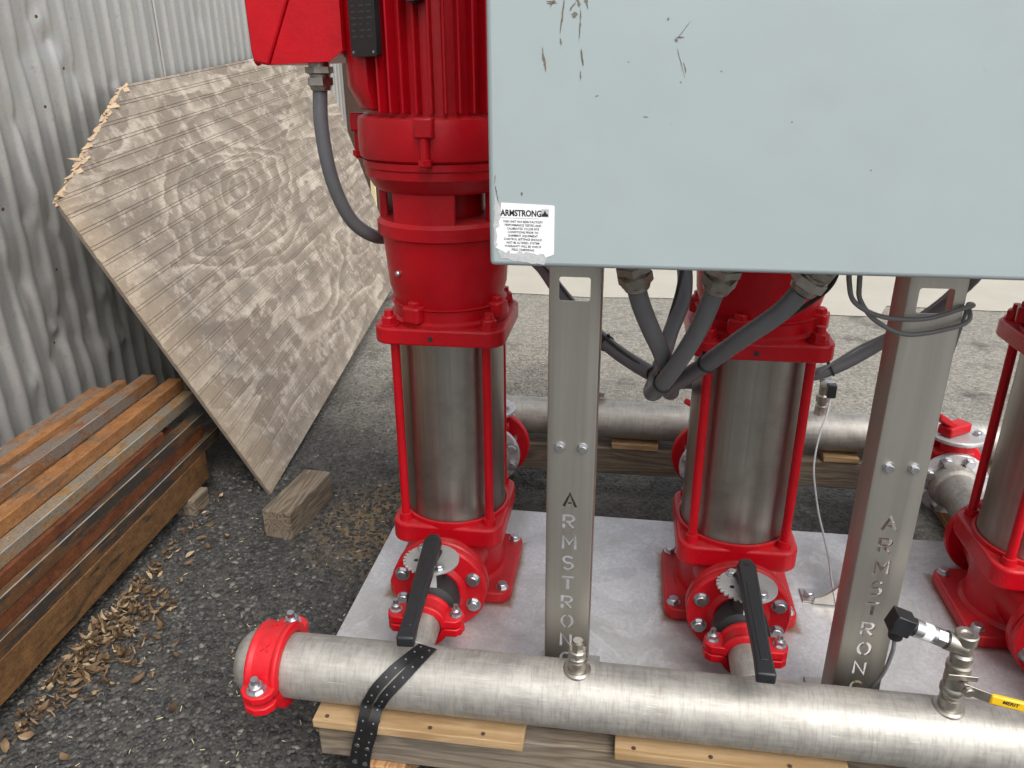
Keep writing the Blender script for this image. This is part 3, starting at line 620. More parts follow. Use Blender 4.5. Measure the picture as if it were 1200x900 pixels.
# grooved coupling over the header's capped end, its bolts on a slanted split line
cpl = thing('grooved_coupling', 'bright red two-bolt grooved coupling clamping the end cap of the front header', 'coupling', (-.602, 0, AZ-HR-.02))
def coupling(root, ctr, axis, pr, width, half_ang, mat='red_bright', pad=.034, boltlen=.03, ribx=True, nutr=.0125, gap=.0015, th=.0165, thick=.0125, padc=.0125):
    """two housings meeting at two bolt pads lying along direction pd (perpendicular to the pipe axis)"""
    ctr = Vector(ctr); u, v, a = frame(axis); pd = u*math.cos(half_ang)+v*math.sin(half_ang); bd = a.cross(pd)
    base = math.atan2(pd.dot(v), pd.dot(u)); ro = pr+thick
    for sgn in (1, -1):
        bm = B(); a0 = base+(.03 if sgn > 0 else math.pi+.03); a1 = a0+math.pi-.06
        prof = [(pr+.0008, -width/2), (ro-.004, -width/2), (ro+.002, -width/2+.002), (ro+.002, -width/2+.009), (ro-.001, -width/2+.012), (ro-.001, width/2-.012), (ro+.002, width/2-.009), (ro+.002, width/2-.002), (ro-.004, width/2), (pr+.0008, width/2)]
        lathe(bm, ctr, a, prof, 28, True, a0, a1)
        # bolt pads: lobes beyond each end of the half ring
        for e in (1, -1):
            pc = ctr+pd*e*(pr+padc+pad*.5)
            mt = Matrix(((pd.x*e, a.x, bd.x, pc.x), (pd.y*e, a.y, bd.y, pc.y), (pd.z*e, a.z, bd.z, pc.z), (0, 0, 0, 1)))
            h0, h1 = (gap, gap+th) if sgn > 0 else (-gap-th, -gap)
            prism(bm, [(-pad*.75, -width*.5), (pad*.1, -width*.48), (pad*.42, -width*.3), (pad*.55, 0), (pad*.42, width*.3), (pad*.1, width*.48), (-pad*.75, width*.5)], h0, h1, mt)
        h = fin('upper_housing' if bd.z*sgn > 0 else 'lower_housing', bm, mat, root, .0022)
        if ribx:
            mid = a0+(a1-a0)*.5
            for off_ in (-.42, .38):
                dirv = u*math.cos(mid+off_)+v*math.sin(mid+off_); tg = a.cross(dirv); pc = ctr+dirv*(ro-.001)
                for sg in (1, -1):
                    bm = B(); d_ = (tg*.9+a*sg*.8).normalized(); sd_ = dirv.cross(d_)
                    mt = Matrix(((d_.x, sd_.x, dirv.x, pc.x), (d_.y, sd_.y, dirv.y, pc.y), (d_.z, sd_.z, dirv.z, pc.z), (0, 0, 0, 1)))
                    box(bm, -.010, .010, -.0014, .0014, -.003, .0026 if sg > 0 else .0023, mt); fin('raised_mark', bm, mat, h)
    for e in (1, -1):
        pc = ctr+pd*e*(pr+padc+pad*.5); sg = 1 if bd.z > 0 else -1
        bm = bolt(pc+bd*sg*(gap+th), bd*sg, nutr, .012, boltlen*.4, True, .3); b_ = fin('bolt', bm, 'zinc', root)
        bm = B(); cyl(bm, pc-bd*sg*(gap+th+.008), pc+bd*sg*(gap+th), nutr*.55, None, 14); hexa(bm, pc-bd*sg*(gap+th), -bd*sg, nutr*.95, .010); fin('bolt_shank', bm, 'zinc', root)
# pads on the far-upper and near-lower side: choose angle so that pd points to (+Y,+Z)
u_, v_, a_ = frame((1, 0, 0)); want = Vector((0, math.cos(R(6)), math.sin(R(6)))); coupling(cpl, (-.597, 0, AZ), (1, 0, 0), HR, .060, math.atan2(want.dot(v_), want.dot(u_)), pad=.040, nutr=.0135, gap=.006, th=.015, thick=.016, padc=.002)

rh = thing('header_pipe', 'thick stainless rear header pipe lying across behind the pumps', 'pipe', (.4, 1.152, AZ-HR))
bm = B(); lathe(bm, (-.675, 1.152, AZ), (1, 0, 0), [(0, 0), (HR, 0)]+[(HR, k*.05) for k in range(1, 50)]+[(0, 2.45)], 56); fin('pipe', bm, 'pipe', rh, ang=50)
for x in PX:
    bm = B(); cyl(bm, (x, .975, AZ), (x, 1.152, AZ), .045, None, 36); fin('branch_pipe', bm, 'pipe', rh)
bm = B(); lathe(bm, (-.06, 1.152, AZ+HR-.004), (0, 0, 1), [(.019, 0), (.016, .01), (.016, .02), (0, .02)], 24); hexa(bm, (-.06, 1.152, AZ+HR+.016), (0, 0, 1), .012, .02); fin('plug', bm, 'fitting', rh)

# ------------------------------------------------------------------ black perforated strap over the front header
def strap():
    t = thing('perforated_strap', 'black perforated double strap slung over the front header pipe beside the handle', 'strap', (-.40, -.05, .15))
    path = [(-.315, 75), (-.322, 92), (-.335, 112), (-.352, 132), (-.368, 150), (-.383, 168), (-.393, 186), (-.400, 200)]      # x, angle over the pipe (90 = top, 180 = towards camera)
    rr = HR+.0022
    C_ = [Vector((x, math.cos(R(a))*rr, AZ+math.sin(R(a))*rr)) for x, a in path]
    N_ = [Vector((0, math.cos(R(a)), math.sin(R(a)))) for x, a in path]
    C_ += [Vector((-.405, -.068, .205)), Vector((-.410, -.0695, .18)), Vector((-.418, -.0685, .155)), Vector((-.425, -.062, .13)), Vector((-.432, -.057, .10)), Vector((-.436, -.057, .06))]
    N_ += [Vector((0, -1, .1))]*6
    for sgn in (-1, 1):
        cs = []
        for i, (p, n) in enumerate(zip(C_, N_)):
            tg = (C_[min(i+1, len(C_)-1)]-C_[max(i-1, 0)]).normalized(); sd_ = tg.cross(n).normalized(); spread = .0105 if 2 < i < 8 else .0095
            cs.append((p+sd_*sgn*spread, sd_, n))
        pc = spline([c_[0] for c_ in cs], 6); bm = B(); rows = []; ns = []
        for k, p in enumerate(pc):
            i = min(k//6, len(cs)-1); j = min(i+1, len(cs)-1); f = (k % 6)/6; n = cs[i][2].lerp(cs[j][2], f).normalized()
            tg = (pc[min(k+1, len(pc)-1)]-pc[max(k-1, 0)]).normalized(); sd_ = tg.cross(n).normalized(); n = sd_.cross(tg).normalized(); ns.append((n, sd_))
            rows.append([bm.verts.new(p+sd_*.0092*a_+n*b_) for a_, b_ in ((-1, 0), (1, 0), (1, .0018), (-1, .0018))])
        for A, D in zip(rows, rows[1:]):
            for k in range(4): bm.faces.new((A[k], A[(k+1) % 4], D[(k+1) % 4], D[k]))
        bm.faces.new(rows[0][::-1]); bm.faces.new(rows[-1]); band = fin('band', bm, 'strap', t, ang=30)
        for k in range(3, len(pc)-3, 5):
            p = pc[k]+ns[k][0]*.0017; bm = B(); last = k > len(pc)-26 and k % 2
            cyl(bm, p, p+ns[k][0]*.0007, .0050 if last else .0017, None, 12); fin('rivet', bm, 'zinc' if last else 'cable', band)
strap()

# ------------------------------------------------------------------ vertical multistage pump (built at the middle place, then copied)
def make_pump(cx, label):
    t = thing('vertical_pump', label, 'pump', (cx, PY, PZ), 'red vertical pumps bolted to the base plate')
    C = lambda x, y, z: Vector((cx+x, PY+y, z))
    ax = (0, 0, 1)
    bm = B(); prism(bm, chamsq(.138, .121, .028, cx, PY), PZ+.0005, PZ+.028); foot = fin('foot', bm, 'red', t, .005, segs=3)
    for sx in (-1, 1):
        for sy in (-1, 1): fin('bolt', bolt(C(sx*.118, sy*.096, PZ+.028), ax, .0115, .010), 'zinc', foot)
    bm = B(); lathe(bm, (cx, PY, 0), ax, [(0, PZ+.02), (.117, PZ+.026), (.108, PZ+.036), (.104, PZ+.06), (.104, PZ+.10), (.112, PZ+.125), (.114, .318), (0, .318)], 56)
    body = fin('volute', bm, 'red', t)
    for sy, y0 in ((-1, .278), (1, .634)):                                  # port necks and flanges
        bm = B(); y1 = PY+sy*.06; lathe(bm, (cx, y1, AZ-.002), (0, sy, 0), [(0, 0), (.083, .0), (.074, .06), (.070, .085), (.078, abs(y0-y1)-.001), (0, abs(y0-y1))], 44); fin('port_neck', bm, 'red', t)
        bm = B(); lathe(bm, (cx, y0, AZ-.002), (0, sy, 0), [(0, -.022), (.097, -.022), (.101, -.018), (.101, -.004), (.098, -.001), (.055, -.001), (0, -.001)], 56); fin('port_flange', bm, 'red', t)
    bm = B(); lathe(bm, (cx, .277, AZ-.002), (0, -1, 0), [(.046, 0), (.098, 0), (.101, .004), (.101, .015), (.097, .019), (.060, .020), (.050, .027), (.046, .027)], 56, True); ad = fin('flange_adapter', bm, 'red_bright', t)
    for k in range(8):
        a = R(22.5+45*k); p = (cx+.081*math.cos(a), .258, AZ-.002+.081*math.sin(a)); fin('bolt', bolt(p, (0, -1, 0), .0125, .0095, 0, True, random.random()), 'zinc', ad)
    bm = B(); prism(bm, chamsq(.121, .119, .034, cx, PY), .300, .347); sh = fin('shoulder_casting', bm, 'red', t, .006, segs=3)
    bm = B(); lathe(bm, (cx, PY, 0), ax, [(.1105, .34), (.120, .34), (.1185, .3555), (.1135, .357), (.1105, .353)], 56, True); fin('lower_rim', bm, 'red', t)
    for sx in (-1, 1):
        for sy in (-1, 1):
            bm = B(); cyl(bm, C(sx*.092, sy*.093, .343), C(sx*.092, sy*.093, .362), .0150, .0130, 18); fin('rod_boss', bm, 'red', sh)
    prof = [(.1108, .345), (.1108, .362), (.1096, .366)]+[(.1096, .366+k*.03) for k in range(1, 13)]+[(.1108, .742), (.1108, .765)]
    bm = B(); lathe(bm, (cx, PY, 0), ax, [(0, .345)]+prof+[(0, .765)], 72); fin('stainless_sleeve', bm, 'sleeve', t, ang=50)
    for sx in (-1, 1):
        for sy in (-1, 1):
            bm = B(); cyl(bm, C(sx*.092, sy*.093, .352), C(sx*.092, sy*.093, .765), .0092, None, 16); fin('tie_rod', bm, 'red', t)
    bm = B(); prism(bm, chamsq(.130, .123, .036, cx, PY), .757, .790); fl = fin('top_flange', bm, 'red', t, .004, segs=3)
    for sx in (-1, 1):
        for sy in (-1, 1):
            bm = B(); p = C(sx*.099, sy*.099, .789); cyl(bm, p, p+Vector((0, 0, .005)), .019, None, 20); hexa(bm, p+Vector((0, 0, .005)), ax, .0165, .016, .4); cyl(bm, p+Vector((0, 0, .02)), p+Vector((0, 0, .032)), .0095, .0085, 14); fin('nut', bm, 'red', fl)
    bm = B(); p = C(-.012, -.1233, .772); lathe(bm, p, (0, -1, 0), [(.0055, -.002), (.0048, .0012), (0, .0014)], 14); fin('drain_plug', bm, 'rubber', fl)
    bm = B(); lathe(bm, (cx, PY, 0), ax, [(0, .787), (.122, .787), (.122, .797), (.113, .801), (.113, .822), (.118, .826), (0, .826)], 56); fin('collar', bm, 'red', t)
    for k in range(4):
        a = R(45+90*k+22); m_ = Matrix.Translation((cx, PY, 0)) @ Matrix.Rotation(a, 4, 'Z'); bm = B(); prism(bm, chamsq(.022, .020, .009, .110, 0, 3), .80, .832, m_); fin('collar_lug', bm, 'red', t, .004)
    for k in range(4):
        a = R(45+90*k+22); p = C(.115*math.cos(a), .115*math.sin(a), .832); bm = B(); hexa(bm, p, ax, .0125, .009, .2); fin('bolt', bm, 'red', t)
    bm = B(); lathe(bm, (cx, PY, 0), ax, [(0, .82), (.108, .82), (.110, .83), (.118, .86), (.121, .90), (.125, .945), (.127, .957), (.134, .961), (.135, .984), (.128, .991), (.09, .996), (0, .996)], 64); fin('motor_stool', bm, 'red', t)
    bm = B(); p = C(-.075, -.096, .893); lathe(bm, p, (-.62, -.79, 0), [(.006, -.004), (.006, .003), (.004, .006), (0, .006)], 14); fin('vent_screw', bm, 'zinc', t)
    bm = B(); cyl(bm, C(0, 0, .99), C(0, 0, 1.055), .078, None, 40); fin('coupling_guard', bm, 'red', t)
    for k in range(4):
        m_ = Matrix.Translation((cx, PY, 0)) @ Matrix.Rotation(R(-98+90*k), 4, 'Z'); n_ = 7
        poly = [(.112*math.cos(R(a)), .112*math.sin(R(a))) for a in np.linspace(-29, 29, n_)]+[(.128*math.cos(R(a)), .128*math.sin(R(a))) for a in np.linspace(29, -29, n_)]
        bm = B(); prism(bm, poly, .985, 1.056, m_); fin('stool_column', bm, 'red', t, .003)
    bm = B(); lathe(bm, (cx, PY, 0), ax, [(0, 1.045), (.128, 1.045), (.137, 1.052), (.146, 1.068), (.150, 1.072), (.150, 1.086), (.153, 1.089), (.153, 1.1005), (0, 1.1005)], 64); fin('motor_flange', bm, 'red', t)
    bm = B(); lathe(bm, (cx, PY, 0), ax, [(0, 1.098), (.146, 1.098), (.157, 1.106), (.159, 1.116), (.159, 1.166), (.157, 1.175), (.142, 1.180), (0, 1.180)], 64); eb = fin('end_bell', bm, 'red', t)
    for az in (-88, 2, 92, 182):
        m_ = Matrix.Translation((cx, PY, 0)) @ Matrix.Rotation(R(az), 4, 'Z'); bm = B(); box(bm, .148, .176, -.017, .017, 1.146, 1.180, m_); lg = fin('lug', bm, 'red', eb, .004)
        bm = B(); p = m_ @ Vector((.166, 0, 1.146)); cyl(bm, p, p-Vector((0, 0, .05)), .008, None, 12); hexa(bm, p-Vector((0, 0, .035)), (0, 0, -1), .0125, .012); fin('bolt', bm, 'red', eb)
    bm = B(); lathe(bm, (cx, PY, 0), ax, [(0, 1.175), (.137, 1.175), (.137, 1.60), (0, 1.60)], 56); fr = fin('motor_frame', bm, 'red', t)
    bm = B(); m_ = Matrix.Rotation(0, 4, 'Z'); prism(bm, [(.130, -.0042), (.1605, -.0020), (.1605, .0020), (.130, .0042)], 1.184, 1.60); fm = mesh('cooling_fin', bm)
    first = None; fm.materials.append(M['red'])
    for k in range(40):
        az = -88+9*k+4.5; az = (az+180) % 360-180
        if 138 < az % 360 < 232: continue
        o = bpy.data.objects.new('cooling_fin', fm); COL.objects.link(o); o.parent = fr; o.location = (cx, PY, 0); o.rotation_euler = (0, 0, R(az))
        md = o.modifiers.new('bevel', 'BEVEL'); md.width = .0014; md.segments = 1
    bm = B(); lathe(bm, (cx, PY, 0), ax, [(0, 1.59), (.166, 1.59), (.166, 1.70), (.15, 1.72), (0, 1.725)], 56); fin('fan_cowl', bm, 'red', t)
    # smooth side pad that carries the terminal box, with rounded lower edge
    bm = B(); naz, nz = 22, 10; outer, inner = [], []
    for i in range(naz+1):
        az = 140+(229-140)*i/naz; f = abs(i/naz*2-1); zb = 1.188+.075*max(0, (198-az)/30)**2 if az < 198 else 1.188
        zb = min(zb, 1.29); edge_r = .160+.010*(1-f**8)
        col_o, col_i = [], []
        for j in range(nz+1):
            z = zb+(1.58-zb)*j/nz; r_ = edge_r if j else .150
            a = R(az); col_o.append(bm.verts.new((cx+math.cos(a)*r_, PY+math.sin(a)*r_, z))); col_i.append(bm.verts.new((cx+math.cos(a)*.132, PY+math.sin(a)*.132, z)))
        outer.append(col_o); inner.append(col_i)
    for i in range(naz):
        for j in range(nz): bm.faces.new((outer[i][j], outer[i+1][j], outer[i+1][j+1], outer[i][j+1])); bm.faces.new((inner[i][j], inner[i][j+1], inner[i+1][j+1], inner[i+1][j]))
        bm.faces.new((outer[i][0], inner[i][0], inner[i+1][0], outer[i+1][0])); bm.faces.new((outer[i][nz], outer[i+1][nz], inner[i+1][nz], inner[i][nz]))
    for i in (0, naz):
        for j in range(nz): bm.faces.new((outer[i][j], outer[i][j+1], inner[i][j+1], inner[i][j]))
    fin('motor_pad', bm, 'red', t, .004, 45)
    # terminal box
    Z_ = Matrix(((1, 0, 0, cx+.357), (0, 0, -1, 0), (0, 1, 0, 0), (0, 0, 0, 1)))         # local (x, z) outline extruded towards -Y
    bm = B(); prism(bm, [(-.505, 1.285), (-.531, 1.268), (-.640, 1.2635), (-.503, 1.56), (-.502, 1.56)], -.53, -.352, Z_); tb = fin('terminal_box', bm, 'red', t, .008, segs=3)
    bm = B(); prism(bm, [(-.6415, 1.262), (-.668, 1.268), (-.671, 1.285), (-.676, 1.56), (-.5045, 1.56)], -.535, -.347, Z_); fin('lid', bm, 'red', tb, .004, segs=3)
    bm = B(); hexa(bm, (cx+.357-.662, .362, 1.272), (-.6, -.1, -.35), .008, .010); fin('lid_screw', bm, 'red', tb)
    # nameplate on the front left of the frame
    na = R(180+56); npx, npy = math.cos(na), math.sin(na); tg = Vector((-npy, npx, 0)); nr = Vector((npx, npy, 0)); pc = C(npx*.1735, npy*.1735, 1.36)
    mt = Matrix(((tg.x, 0, nr.x, pc.x), (tg.y, 0, nr.y, pc.y), (0, 1, 0, pc.z), (0, 0, 0, 1)))
    bm = B(); prism(bm, chamsq(.0345, .085, .003, 0, 0, 2), -.0120, 0, mt); npl = fin('nameplate', bm, 'nameplate', t, .0008)
    for x_, y_ in ((-.027, -.078), (.027, -.078)):
        bm = B(); p = mt @ Vector((x_, y_, 0)); cyl(bm, p, p+nr*.0012, .0024, None, 10); fin('rivet', bm, 'zinc', npl)
    rl = random.Random(3)
    bm = B()
    for k in range(15):
        yy = .075-k*.0093
        for x0 in (-.028, -.006, .014):
            L = rl.uniform(.006, .016); box(bm, x0, x0+L, yy, yy+.0026, .0001, .0004, mt)
    fin('worn_print', bm, 'faded_ink', npl, smooth=False)
    bm = B(); p = C(-.004, -.175, 1.372); cyl(bm, p+Vector((0, .03, 0)), p, .019, .017, 24); fin('eyebolt_plug', bm, 'rubber', t)
    return t
pump2 = make_pump(PX[1], 'red vertical pump with stainless sleeve standing between the two lettered posts')
copy_tree(pump2, (PX[0]-PX[1], 0, 0), 'red vertical pump with its finned motor, nameplate and terminal box exposed beside the cabinet')
copy_tree(pump2, (PX[2]-PX[1], 0, 0), 'red vertical pump beyond the lettered post with the cable loop, partly out of view')

# ------------------------------------------------------------------ front butterfly valves and couplings
VZ = AZ-.002
def make_valve(cx, label, ang):
    t = thing('butterfly_valve', label, 'valve', (cx, .215, VZ-.05), 'black handled butterfly valves on the pump outlets')
    bm = B(); lathe(bm, (cx, .258, VZ), (0, -1, 0), [(0, -.004), (.045, -.004), (.045, .02), (.052, .024), (.052, .062), (.043, .068), (.0325, .072), (.0325, .10), (0, .10)], 44); fin('valve_body', bm, 'rubber', t)
    bm = B(); cyl(bm, (cx, .215, VZ+.03), (cx, .215, VZ+.098), .021, .019, 24); box(bm, cx-.03, cx+.03, .197, .233, VZ+.090, VZ+.0975); fin('neck', bm, 'rubber', t, .002)
    bm = B(); box(bm, cx-.004, cx+.014, .1945, .1958, VZ+.05, VZ+.088); fin('tag_plate', bm, 'residue', t)
    pts = []; Ro = .0560
    for k in range(120):
        a = 2*math.pi*k/120; dg = math.degrees(a); r_ = Ro
        if 150 < dg < 275: r_ = Ro-(.0058 if (k//2) % 2 else 0)
        elif 105 < dg <= 150: r_ = Ro*.96
        pts.append((cx+r_*math.cos(a), .215+r_*.92*math.sin(a)))
    bm = B(); prism(bm, pts, VZ+.099, VZ+.104); fin('notch_plate', bm, 'notch', t, .0006, smooth=False)
    for dx, dy in ((-.024, .030), (.024, -.03)): fin('bolt', bolt((cx+dx, .215+dy, VZ+.104), (0, 0, 1), .009, .007), 'zinc', t)
    bm = B(); cyl(bm, (cx-.028, .205, VZ+.1042), (cx-.028, .205, VZ+.1046), .0045, None, 12); fin('stop_hole', bm, 'ink', t)  # raised black disc paints the shade inside a stop hole
    hz = VZ+.111; mt = Matrix.Translation((cx, .215, hz)) @ Matrix.Rotation(ang, 4, 'Z')
    bm = B(); prism(bm, [(-.0175, .028), (-.010, .047), (.010, .047), (.0175, .028), (.0165, -.05), (.0135, -.21), (.0155, -.266), (-.0155, -.266), (-.0135, -.21), (-.0165, -.05)], 0, .021, mt); h = fin('handle', bm, 'black', t, .004, segs=3)
    bm = B(); prism(bm, [(-.0075, -.03), (.0075, -.03), (.006, -.235), (-.006, -.235)], .0205, .0222, mt); fin('handle_rib', bm, 'black', h, .001)
    bm = B(); p = mt @ Vector((0, .026, .0208)); cyl(bm, p, p+Vector((0, 0, .0006)), .0062, None, 16); fin('stem_hole', bm, 'ink', h)  # no real opening: a flat black disc painted as the hub hole's shade
    bm = B(); mt2 = mt @ Matrix.Translation((0, .0, -.006)); prism(bm, [(-.02, .02), (.02, .02), (.012, -.03), (-.012, -.03)], 0, .008, mt2); fin('handle_boss', bm, 'black', h, .002)
    cp_ = thing('grooved_coupling', label.split(' butterfly')[0].replace('valve', '')+' coupling', 'coupling', (cx, .158, VZ-.05), 'red grooved couplings joining valves to branch pipes')
    u0, v0, a0_ = frame((0, 1, 0)); pdw = Vector((1, 0, 0)); coupling(cp_, (cx, .158, VZ), (0, 1, 0), .0328, .046, math.atan2(pdw.dot(v0), pdw.dot(u0)), 'red_bright', .030, .025, False, .0098)
    return t, cp_
VL = (('butterfly valve with black lever handle below the pump with the exposed nameplate', 'red grooved coupling on the branch pipe beside the black strap', R(4.8)),
      ('butterfly valve with black lever handle at the foot of the pump between the lettered posts', 'red grooved coupling on the branch pipe between the two lettered posts', R(-1.2)),
      ('butterfly valve with black lever handle at the foot of the partly hidden third pump', 'red grooved coupling on the branch pipe beside the yellow handled ball valve', R(0)))
for x, (la, lb, an) in zip(PX, VL):
    v1_, c1_ = make_valve(x, la, an); c1_['label'] = lb

# ------------------------------------------------------------------ rear branches and red rear valves
def make_rear(cx, la, lb):
    t = thing('suction_branch', la, 'pipe', (cx, .75, AZ-.06), 'stainless suction branches behind the pumps')
    bm = B(); cyl(bm, (cx, .634, VZ), (cx, .875, VZ), .048, None, 40); lathe(bm, (cx, .835, VZ), (0, 1, 0), [(.048, 0), (.056, .004), (.060, .012), (.060, .034), (.048, .034)], 40, True); fin('spool_pipe', bm, 'pipe', t)
    bm = B(); lathe(bm, (cx, .868, VZ), (0, 1, 0), [(.048, 0), (.084, 0), (.086, .002), (.086, .014), (.084, .016), (.048, .016)], 56, True); fl = fin('steel_flange', bm, 'plate', t)
    for k in range(8):
        a = R(22.5+45*k); p = Vector((cx+.069*math.cos(a), .867, VZ+.069*math.sin(a))); fin('bolt', bolt(p, (0, -1, 0), .0135, .010, 0, True, k), 'zinc', fl)
        bm = B(); cyl(bm, p, p+Vector((0, .108, 0)), .0075, None, 12); fin('stud', bm, 'zinc', fl)
    t2 = thing('butterfly_valve', lb, 'valve', (cx, .92, VZ-.06), 'red handled butterfly valves on the suction side')
    bm = B(); lathe(bm, (cx, .885, VZ), (0, 1, 0), [(0, 0), (.060, 0), (.064, .006), (.068, .01), (.068, .04), (.060, .048), (0, .048)], 48); fin('valve_body', bm, 'red_bright', t2)
    bm = B(); lathe(bm, (cx, .938, VZ), (0, 1, 0), [(.045, 0), (.100, 0), (.103, .004), (.103, .018), (.098, .022), (.06, .030), (.045, .036)], 56, True); fin('rear_flange', bm, 'red_bright', t2)
    bm = B(); box(bm, cx-.05, cx+.05, .893, .927, VZ+.055, VZ+.080); cyl(bm, (cx, .91, VZ+.07), (cx, .91, VZ+.118), .032, .030, 24); fin('neck', bm, 'red_bright', t2, .005)
    bm = B(); lathe(bm, (cx, .91, VZ+.118), (0, 0, 1), [(0, 0), (.066, 0), (.070, .004), (.070, .010), (.066, .013), (0, .013)], 44); fin('notch_plate', bm, 'plate', t2)
    bm = B(); mt = Matrix.Translation((cx, .91, VZ+.133)) @ Matrix.Rotation(R(35), 4, 'Z'); box(bm, -.055, .026, -.02, .02, 0, .026, mt); fin('hub', bm, 'red_bright', t2, .005)
    bm = B(); mt = Matrix.Translation((cx-.03, .895, VZ+.15)) @ Matrix.Rotation(R(35), 4, 'Z') @ Matrix.Rotation(R(32), 4, 'Y'); box(bm, -.075, .02, -.016, .016, 0, .016, mt); fin('handle', bm, 'red_bright', t2, .004)
    fin('bolt', bolt((cx+.045, .90, VZ+.131), (0, 0, 1), .009, .008), 'zinc', t2)
for x, la, lb in zip(PX, ('stainless flanged spool behind the pump with the exposed nameplate', 'stainless flanged spool behind the pump between the lettered posts', 'stainless flanged spool behind the partly hidden third pump'),
                     ('red butterfly valve behind the pump with the exposed nameplate', 'red butterfly valve behind the pump between the lettered posts', 'red butterfly valve with red handle and pale notch plate behind the third pump')):
    make_rear(x, la, lb)

# ------------------------------------------------------------------ lettered support posts (letters cut right through)
def ribbon(pts, wd_):
    P = [Vector((x, y)) for x, y in pts]; L, Rr = [], []
    for i, p in enumerate(P):
        d0 = (p-P[i-1]).normalized() if i else (P[1]-p).normalized(); d1 = (P[i+1]-p).normalized() if i < len(P)-1 else d0
        n0 = Vector((-d0.y, d0.x)); n1 = Vector((-d1.y, d1.x)); m = (n0+n1); m = m.normalized() if m.length > 1e-4 else n0
        k = min(1/max(.4, m.dot(n0)), 1.8); L.append(p+m*wd_/2*k); Rr.append(p-m*wd_/2*k)
    return [(q_.x, q_.y) for q_ in L+Rr[::-1]]
def arc(cx, cy, rx, ry, a0, a1, n=12): return [(cx+rx*math.cos(R(a0+(a1-a0)*k/n)), cy+ry*math.sin(R(a0+(a1-a0)*k/n))) for k in range(n+1)]
GLY = {'A': [[(.0, 0), (.41, .97), (.82, 0)], [(.29, .3), (.53, .3)]],
       'R': [[(.06, 0), (.06, .36)], [(.06, .50), (.06, .96), (.45, .96)]+arc(.45, .73, .25, .23, 80, -80, 8)+[(.45, .5), (.22, .5)], [(.36, .38), (.72, 0)]],
       'M': [[(.05, 0), (.05, .97), (.44, .38), (.83, .97), (.83, 0)]],
       'S': [arc(.40, .74, .31, .24, 20, 260, 12)+arc(.40, .26, .31, .25, 80, -160, 12)],
       'T': [[(.02, .96), (.80, .96)], [(.41, .80), (.41, 0)]],
       'O': [arc(.42, .5, .36, .47, 100, 260, 14), arc(.42, .5, .36, .47, -80, 80, 14)],
       'N': [[(.05, 0), (.05, .97), (.70, .03), (.70, 1)]],
       'G': [arc(.42, .5, .36, .47, 40, 320, 16)+[(.74, .44), (.46, .44)]]}
def make_post(cx, label):
    t = thing('support_post', label, 'post', (cx, .11, PZ), 'stainless lettered posts carrying the cabinet')
    w2, y0, y1, th, zt = .040, .083, .142, .003, 1.30
    out_ = [(-w2, y1), (-w2, y0+.005), (-w2+.0015, y0+.0015), (-w2+.005, y0), (w2-.005, y0), (w2-.0015, y0+.0015), (w2, y0+.005), (w2, y1)]
    in_ = [(w2-th, y1), (w2-th, y0+.006), (w2-.0065, y0+th), (-w2+.0065, y0+th), (-w2+th, y0+.006), (-w2+th, y1)]
    bm = B(); prism(bm, [(cx+x, y) for x, y in out_+in_], PZ+.004, zt); me = mesh('post_channel', bm)
    o = bpy.data.objects.new('post_tmp', me); COL.objects.link(o)
    cb = B(); H = .0265; stroke = .19
    for k, ch in enumerate('ARMSTRONG'):
        zc = .585-k*.0415
        mt = Matrix(((H, 0, 0, cx-H*.42), (0, 0, 1, y0), (0, H, 0, zc-H*.5), (0, 0, 0, 1)))
        for ln_ in GLY[ch]: prism(cb, ribbon(ln_, stroke), -.02, .02, mt)
    prism(cb, chamsq(.0235, .0185, .004, cx-.001, 0, 3), -.02, .02, Matrix(((1, 0, 0, 0), (0, 0, 1, y0), (0, 1, 0, .949), (0, 0, 0, 1))))
    bmesh.ops.recalc_face_normals(cb, faces=cb.faces); cm = bpy.data.meshes.new('cut'); cb.to_mesh(cm); cb.free(); co = bpy.data.objects.new('cut', cm); COL.objects.link(co)
    md = o.modifiers.new('b', 'BOOLEAN'); md.operation = 'DIFFERENCE'; md.solver = 'EXACT'; md.use_self = True; md.object = co
    dg = bpy.context.evaluated_depsgraph_get(); nm = bpy.data.meshes.new_from_object(o.evaluated_get(dg))
    bpy.data.objects.remove(o); bpy.data.objects.remove(co)
    fin('channel', nm, 'post', t, ang=25)
    for dx in (-.019, .018): fin('bolt', bolt((cx+dx, y0, .684), (0, -1, 0), .0075, .006, 0, True, .2), 'zinc', t)
    bm = B(); box(bm, cx-.055, cx+.06, .08, .20, PZ+.0006, PZ+.0038); fin('foot_plate', bm, 'post', t, .001)
    return t
make_post(-.075, 'brushed stainless lettered post between the exposed-motor pump and the middle pump')
make_post(.432, 'brushed stainless lettered post with a grey cable loop hung around its top')

t = thing('floor_bracket', 'curved stainless gusset bracket bolted to the base plate behind the lettered post', 'bracket', (.50, .44, PZ))
pts = [(.440, PZ+.004), (.560, PZ+.004), (.560, .36)]+[(.560-.118*f, .178+.18*(1-f)**1.7) for f in np.linspace(.05, 1, 12)]
bm = B(); prism(bm, pts, -.434, -.430, Matrix(((1, 0, 0, 0), (0, 0, -1, 0), (0, 1, 0, 0), (0, 0, 0, 1)))); fin('gusset', bm, 'post', t, .0008, 25)
bm = B(); box(bm, .420, .575, .436, .482, PZ+.0006, PZ+.0046); tb = fin('foot_tab', bm, 'post', t, .001); fin('bolt', bolt((.436, .458, PZ+.0046), (0, 0, 1), .011, .009), 'zinc', tb)
bm = B(); box(bm, .556, .576, .400, .480, PZ+.005, .40); fin('upright', bm, 'post', t, .001)

